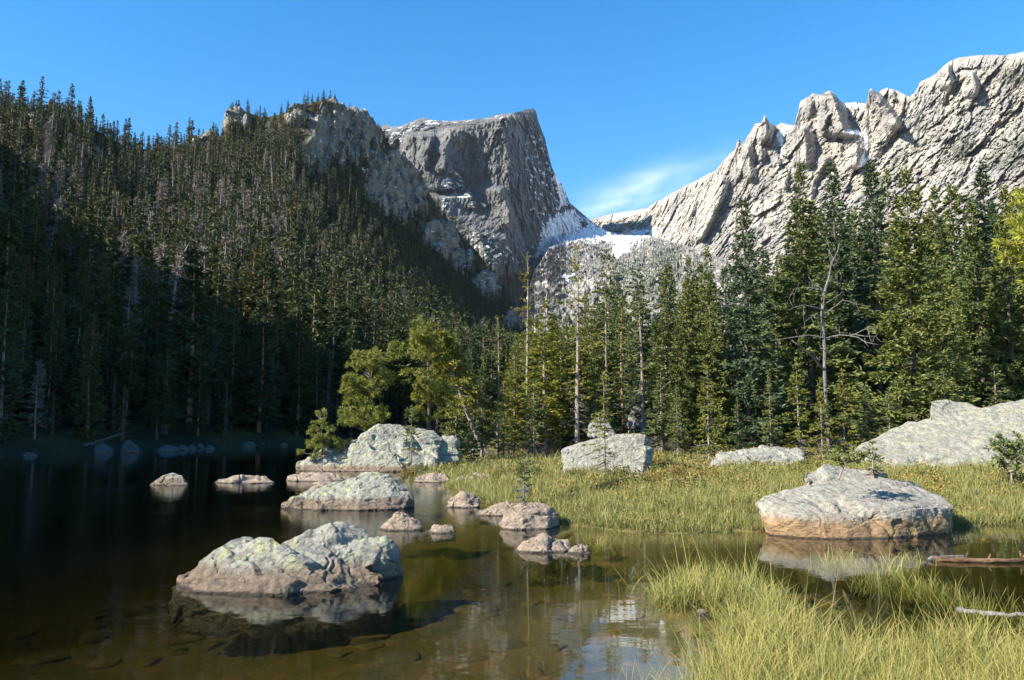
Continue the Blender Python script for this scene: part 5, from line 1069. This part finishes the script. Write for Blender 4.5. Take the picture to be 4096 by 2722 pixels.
# ------------------------------------------------------------------ stones under the water
def bed_stones():
    rng = np.random.default_rng(21); mb = MB(); bm = bmesh.new(); bmesh.ops.create_icosphere(bm, subdivisions=3, radius=1); bm.verts.ensure_lookup_table(); V = np.array([v.co for v in bm.verts]); T = np.array([[v.index for v in f.verts] for f in bm.faces]); bm.free()
    for i in range(300):
        Y = math.exp(rng.uniform(math.log(5.5), math.log(24))); X = rng.uniform(-.75, .42) * Y; z = float(ground_z(np.array([X]), np.array([Y]))[0])
        if z > -.12: continue
        s = min(.42, rng.lognormal(math.log(.15), .55)); a = rng.random() * 6.3; v = V * (1 + .7 * fbm(V * 1.0 + i * 7.7, 4, i)[:, None]); v = np.sign(v) * np.abs(v) ** .55 * np.array([s, s * rng.uniform(.5, .9), min(s * rng.uniform(.12, .3), -z * .4)])
        c, q = math.cos(a), math.sin(a); v = v @ np.array([[c, q, 0], [-q, c, 0], [0, 0, 1]]); mb.add(v + np.array([X, Y, z]), None, T, tone=rng.random())
    n = NT('drowned_stone'); c = n.mix(n.attr('tone'), (0.10, 0.085, 0.042), (0.18, 0.115, 0.058)); c = n.mix(n.ramp(n.noise(6, 4), .4, .7, 0, .7), c, (0.07, 0.06, 0.03))
    tag(mb.obj('lake_bed_stones', n.done(n.bsdf(c, .9)), smooth=True), 'brown and rusty stones scattered over the shallow lake bed', 'stones', None, 'stuff')
bed_stones()

# ------------------------------------------------------------------ driftwood
def log(label, pts, rad, mat, name='log', stubs=0, seed=0):
    rng = np.random.default_rng(seed); P = np.array(pts, float); b = P.mean(0); s = np.linspace(0, 1, len(P) * 3); Q = np.stack([np.interp(s, np.linspace(0, 1, len(P)), P[:, k]) for k in range(3)], 1) + rng.normal(0, .012, (len(s), 3)); mb = MB()
    tube(mb, Q - b, rad * (1 - .5 * s) * (1 + .15 * rng.normal(size=len(s))), 8)
    for i in range(stubs):
        j = int(rng.integers(1, len(Q) - 1)); tube(mb, np.array([Q[j], Q[j] + np.array([rng.normal(0, .06), rng.normal(0, .06), .10 + .08 * rng.random()])]) - b, [rad * .4, rad * .2], 5)
    return tag(mb.obj(name, mat, None, True, b), label, 'log')
M['wetlog'] = bark_mat('wet_brown_log', (0.07, 0.04, 0.022), (0.20, 0.12, 0.07), (8, 8, 20))
log('wet brown log with a pale top floating in the pool at the right edge', [gnd2(2150, 1290, .02), gnd2(2240, 1291, .03), gnd2(2300, 1293, .03), gnd2(2420, 1288, .04)], .06, M['wetlog'], stubs=4, seed=1)
log('short pale split log lying in the pool left of the wet brown log', [gnd2(2140, 1288, .03), gnd2(2190, 1284, .05), gnd2(2225, 1283, .04)], .045, M['snag'], seed=2)
log('bleached grey stick lying on the front sedge at the right edge', [gnd2(2195, 1402, .10), gnd2(2260, 1410, .14), gnd2(2330, 1418, .16), gnd2(2420, 1424, .18)], .035, M['snag'], 'stick', seed=3)
log('dead grey trunk fallen on the far shore under the dark trees', [at2(195, 1028, 58), at2(235, 1015, 58), at2(285, 998, 60)], .16, M['darkbark'], seed=4)
log('bare curved branch lying over the muddy creek bank', [gnd2(1385, 1105, .25), gnd2(1420, 1108, .3), gnd2(1455, 1098, .38), gnd2(1468, 1080, .5)], .03, M['snag'], 'branch', 2, 5)
log('dark broken stump in the grass right of the tan boulder', [gnd2(2240, 1160, .2), gnd2(2246, 1152, .3), gnd2(2250, 1135, .4)], .10, M['darkbark'], 'stump', 2, 6)

# ------------------------------------------------------------------ hikers under the trees
def skin_obj(name, pts, edges, rad, mat, parent, sub=2):
    me = bpy.data.meshes.new(name); me.from_pydata(pts, edges, []); o = bpy.data.objects.new(name, me); C.objects.link(o)
    m = o.modifiers.new('s', 'SKIN'); o.modifiers.new('d', 'SUBSURF').levels = sub
    for i, r in enumerate(rad): me.skin_vertices[0].data[i].radius = (r, r) if np.ndim(r) == 0 else r
    me.skin_vertices[0].data[0].use_root = True
    ev = o.evaluated_get(bpy.context.evaluated_depsgraph_get()); nm = bpy.data.meshes.new_from_object(ev); bpy.data.objects.remove(o); bpy.data.meshes.remove(me)
    nm.materials.clear(); nm.materials.append(mat); nm.polygons.foreach_set('use_smooth', np.full(len(nm.polygons), True)); nm.name = name; return link(name, nm, parent)
def plain(name, c, r=.8):
    n = NT(name); return n.done(n.bsdf(n.mix(n.ramp(n.noise(30, 3), .4, .7, 0, .4), c, tuple(x * .6 for x in c)), r))
def ell(name, c, s, mat, parent, sub=2):
    bm = bmesh.new(); bmesh.ops.create_icosphere(bm, subdivisions=sub + 1, radius=1); v = [x for x in bm.verts]
    for x in v: x.co = Vector((x.co.x * s[0] + c[0], x.co.y * s[1] + c[1], x.co.z * s[2] + c[2]))
    me = bpy.data.meshes.new(name); bm.to_mesh(me); bm.free(); me.polygons.foreach_set('use_smooth', np.full(len(me.polygons), True)); me.materials.append(mat); return link(name, me, parent)
def person(px, D, yh, yf, rz, label, jacket, trousers, hat, pack, step=.12):
    f = at(px, yf, D); h = float(at(px, yh, D)[2] - f[2]); z = float(ground_z(np.array([f[0]]), np.array([D]))[0]); s = h / 1.75
    r = empty('person', (f[0], D, z), rz, label, 'person', 'hikers under the trees'); r.scale = (s, s, s); skin = plain('skin', (.42, .27, .19))
    pts = [(0, 0, .95), (0, .01, 1.15), (0, .01, 1.38), (0, 0, 1.50), (0, -.02, 1.62), (0, -.02, 1.72)]; rad = [.13, .12, .13, .055, .085, .07]; ed = [(0, 1), (1, 2), (2, 3), (3, 4), (4, 5)]
    for sx in (-1, 1):
        k = len(pts); pts += [(sx * .19, .01, 1.40), (sx * .25, .02, 1.14), (sx * .23, -.14, .97), (sx * .225, -.19, .93)]; rad += [.055, .043, .033, .035]; ed += [(2, k), (k, k + 1), (k + 1, k + 2), (k + 2, k + 3)]
        for q in range(5):
            a = (q - 2) * .02; j = len(pts); pts += [(sx * (.225 + a), -.23, .91 - .004 * abs(q - 2)), (sx * (.22 + a), -.26 + .008 * abs(q - 2), .88)]; rad += [.010, .008]; ed += [(k + 3, j), (j, j + 1)]
        k = len(pts); y = sx * step; pts += [(sx * .10, 0, .86), (sx * .11, -y * .5, .48), (sx * .11, y * .6, .08), (sx * .12, y * .6 - .16, .04)]; rad += [.085, .058, .042, .038]; ed += [(0, k), (k, k + 1), (k + 1, k + 2), (k + 2, k + 3)]
    skin_obj('body', pts, ed, rad, skin, r, 1)
    ell('nose', (0, -.115, 1.615), (.016, .022, .022), skin, r, 1)
    for sx in (-1, 1): ell('ear', (sx * .085, -.01, 1.62), (.015, .025, .035), skin, r, 1)
    jp = [(0, .01, .98), (0, .01, 1.15), (0, .01, 1.38), (0, 0, 1.47)]; jr = [.165, .155, .165, .07]; je = [(0, 1), (1, 2), (2, 3)]
    for sx in (-1, 1): k = len(jp); jp += [(sx * .20, .01, 1.40), (sx * .26, .02, 1.14), (sx * .235, -.13, .98)]; jr += [.075, .062, .05]; je += [(2, k), (k, k + 1), (k + 1, k + 2)]
    skin_obj('jacket', jp, je, jr, plain('jacket_cloth', jacket), r, 1)
    tp = [(0, 0, .96)]; trr = [.15]; te = []
    for sx in (-1, 1): k = len(tp); y = sx * step; tp += [(sx * .10, 0, .84), (sx * .11, -y * .5, .48), (sx * .11, y * .6, .10)]; trr += [.105, .078, .065]; te += [(0, k), (k, k + 1), (k + 1, k + 2)]
    skin_obj('trousers', tp, te, trr, plain('trouser_cloth', trousers), r, 1)
    c = ell('hat', (0, -.01, 1.70), (.105, .115, .07), plain('hat_cloth', hat), r); ell('brim', (0, -.10, 1.675), (.085, .10, .012), plain('brim_cloth', hat), c)
    if pack: ell('backpack', (0, .20, 1.22), (.17, .12, .27), plain('pack_cloth', pack), r)
    for sx in (-1, 1): ell('shoe', (sx * .12, sx * step * .6 - .07, .04), (.05, .14, .05), plain('shoe_leather', (.06, .045, .035)), r, 1)
person(629.6, 85, 419.3, 434.0, 2.7, 'hiker in a white cap carrying a grey backpack right of the orange trunk', (.62, .60, .56), (.45, .40, .33), (.78, .76, .72), (.22, .24, .22))
person(634.6, 86, 419.6, 434.0, -2.2, 'hiker in a blue jacket standing right of the one in the white cap', (.12, .22, .40), (.07, .06, .055), (.30, .29, .28), None)
person(618.2, 87, 420.6, 434.4, 1.2, 'hiker in a dark blue top half hidden left of the orange trunk', (.16, .24, .36), (.20, .19, .18), (.66, .60, .52), (.05, .05, .055))

# ------------------------------------------------------------------ thin mountain air
def build_haze():
    bm = bmesh.new(); bmesh.ops.create_cube(bm, size=1.0); me = bpy.data.meshes.new('haze'); bm.to_mesh(me); bm.free()
    o = link('haze', me); o.scale = (14000, 14000, 2200); o.location = (0, 0, 2200 / 2 - 60); o['kind'] = 'stuff'; o['label'] = 'thin blue mountain air over the whole valley'; o['category'] = 'haze'
    n = NT('thin_air'); v = n.nd('VolumePrincipled'); v.inputs['Color'].default_value = (0.62, 0.78, 1.0, 1); v.inputs['Density'].default_value = 0.000014; v.inputs['Anisotropy'].default_value = 0.0
    n.t.links.new(v.outputs[0], n.out.inputs[1]); me.materials.append(n.m)
build_haze()
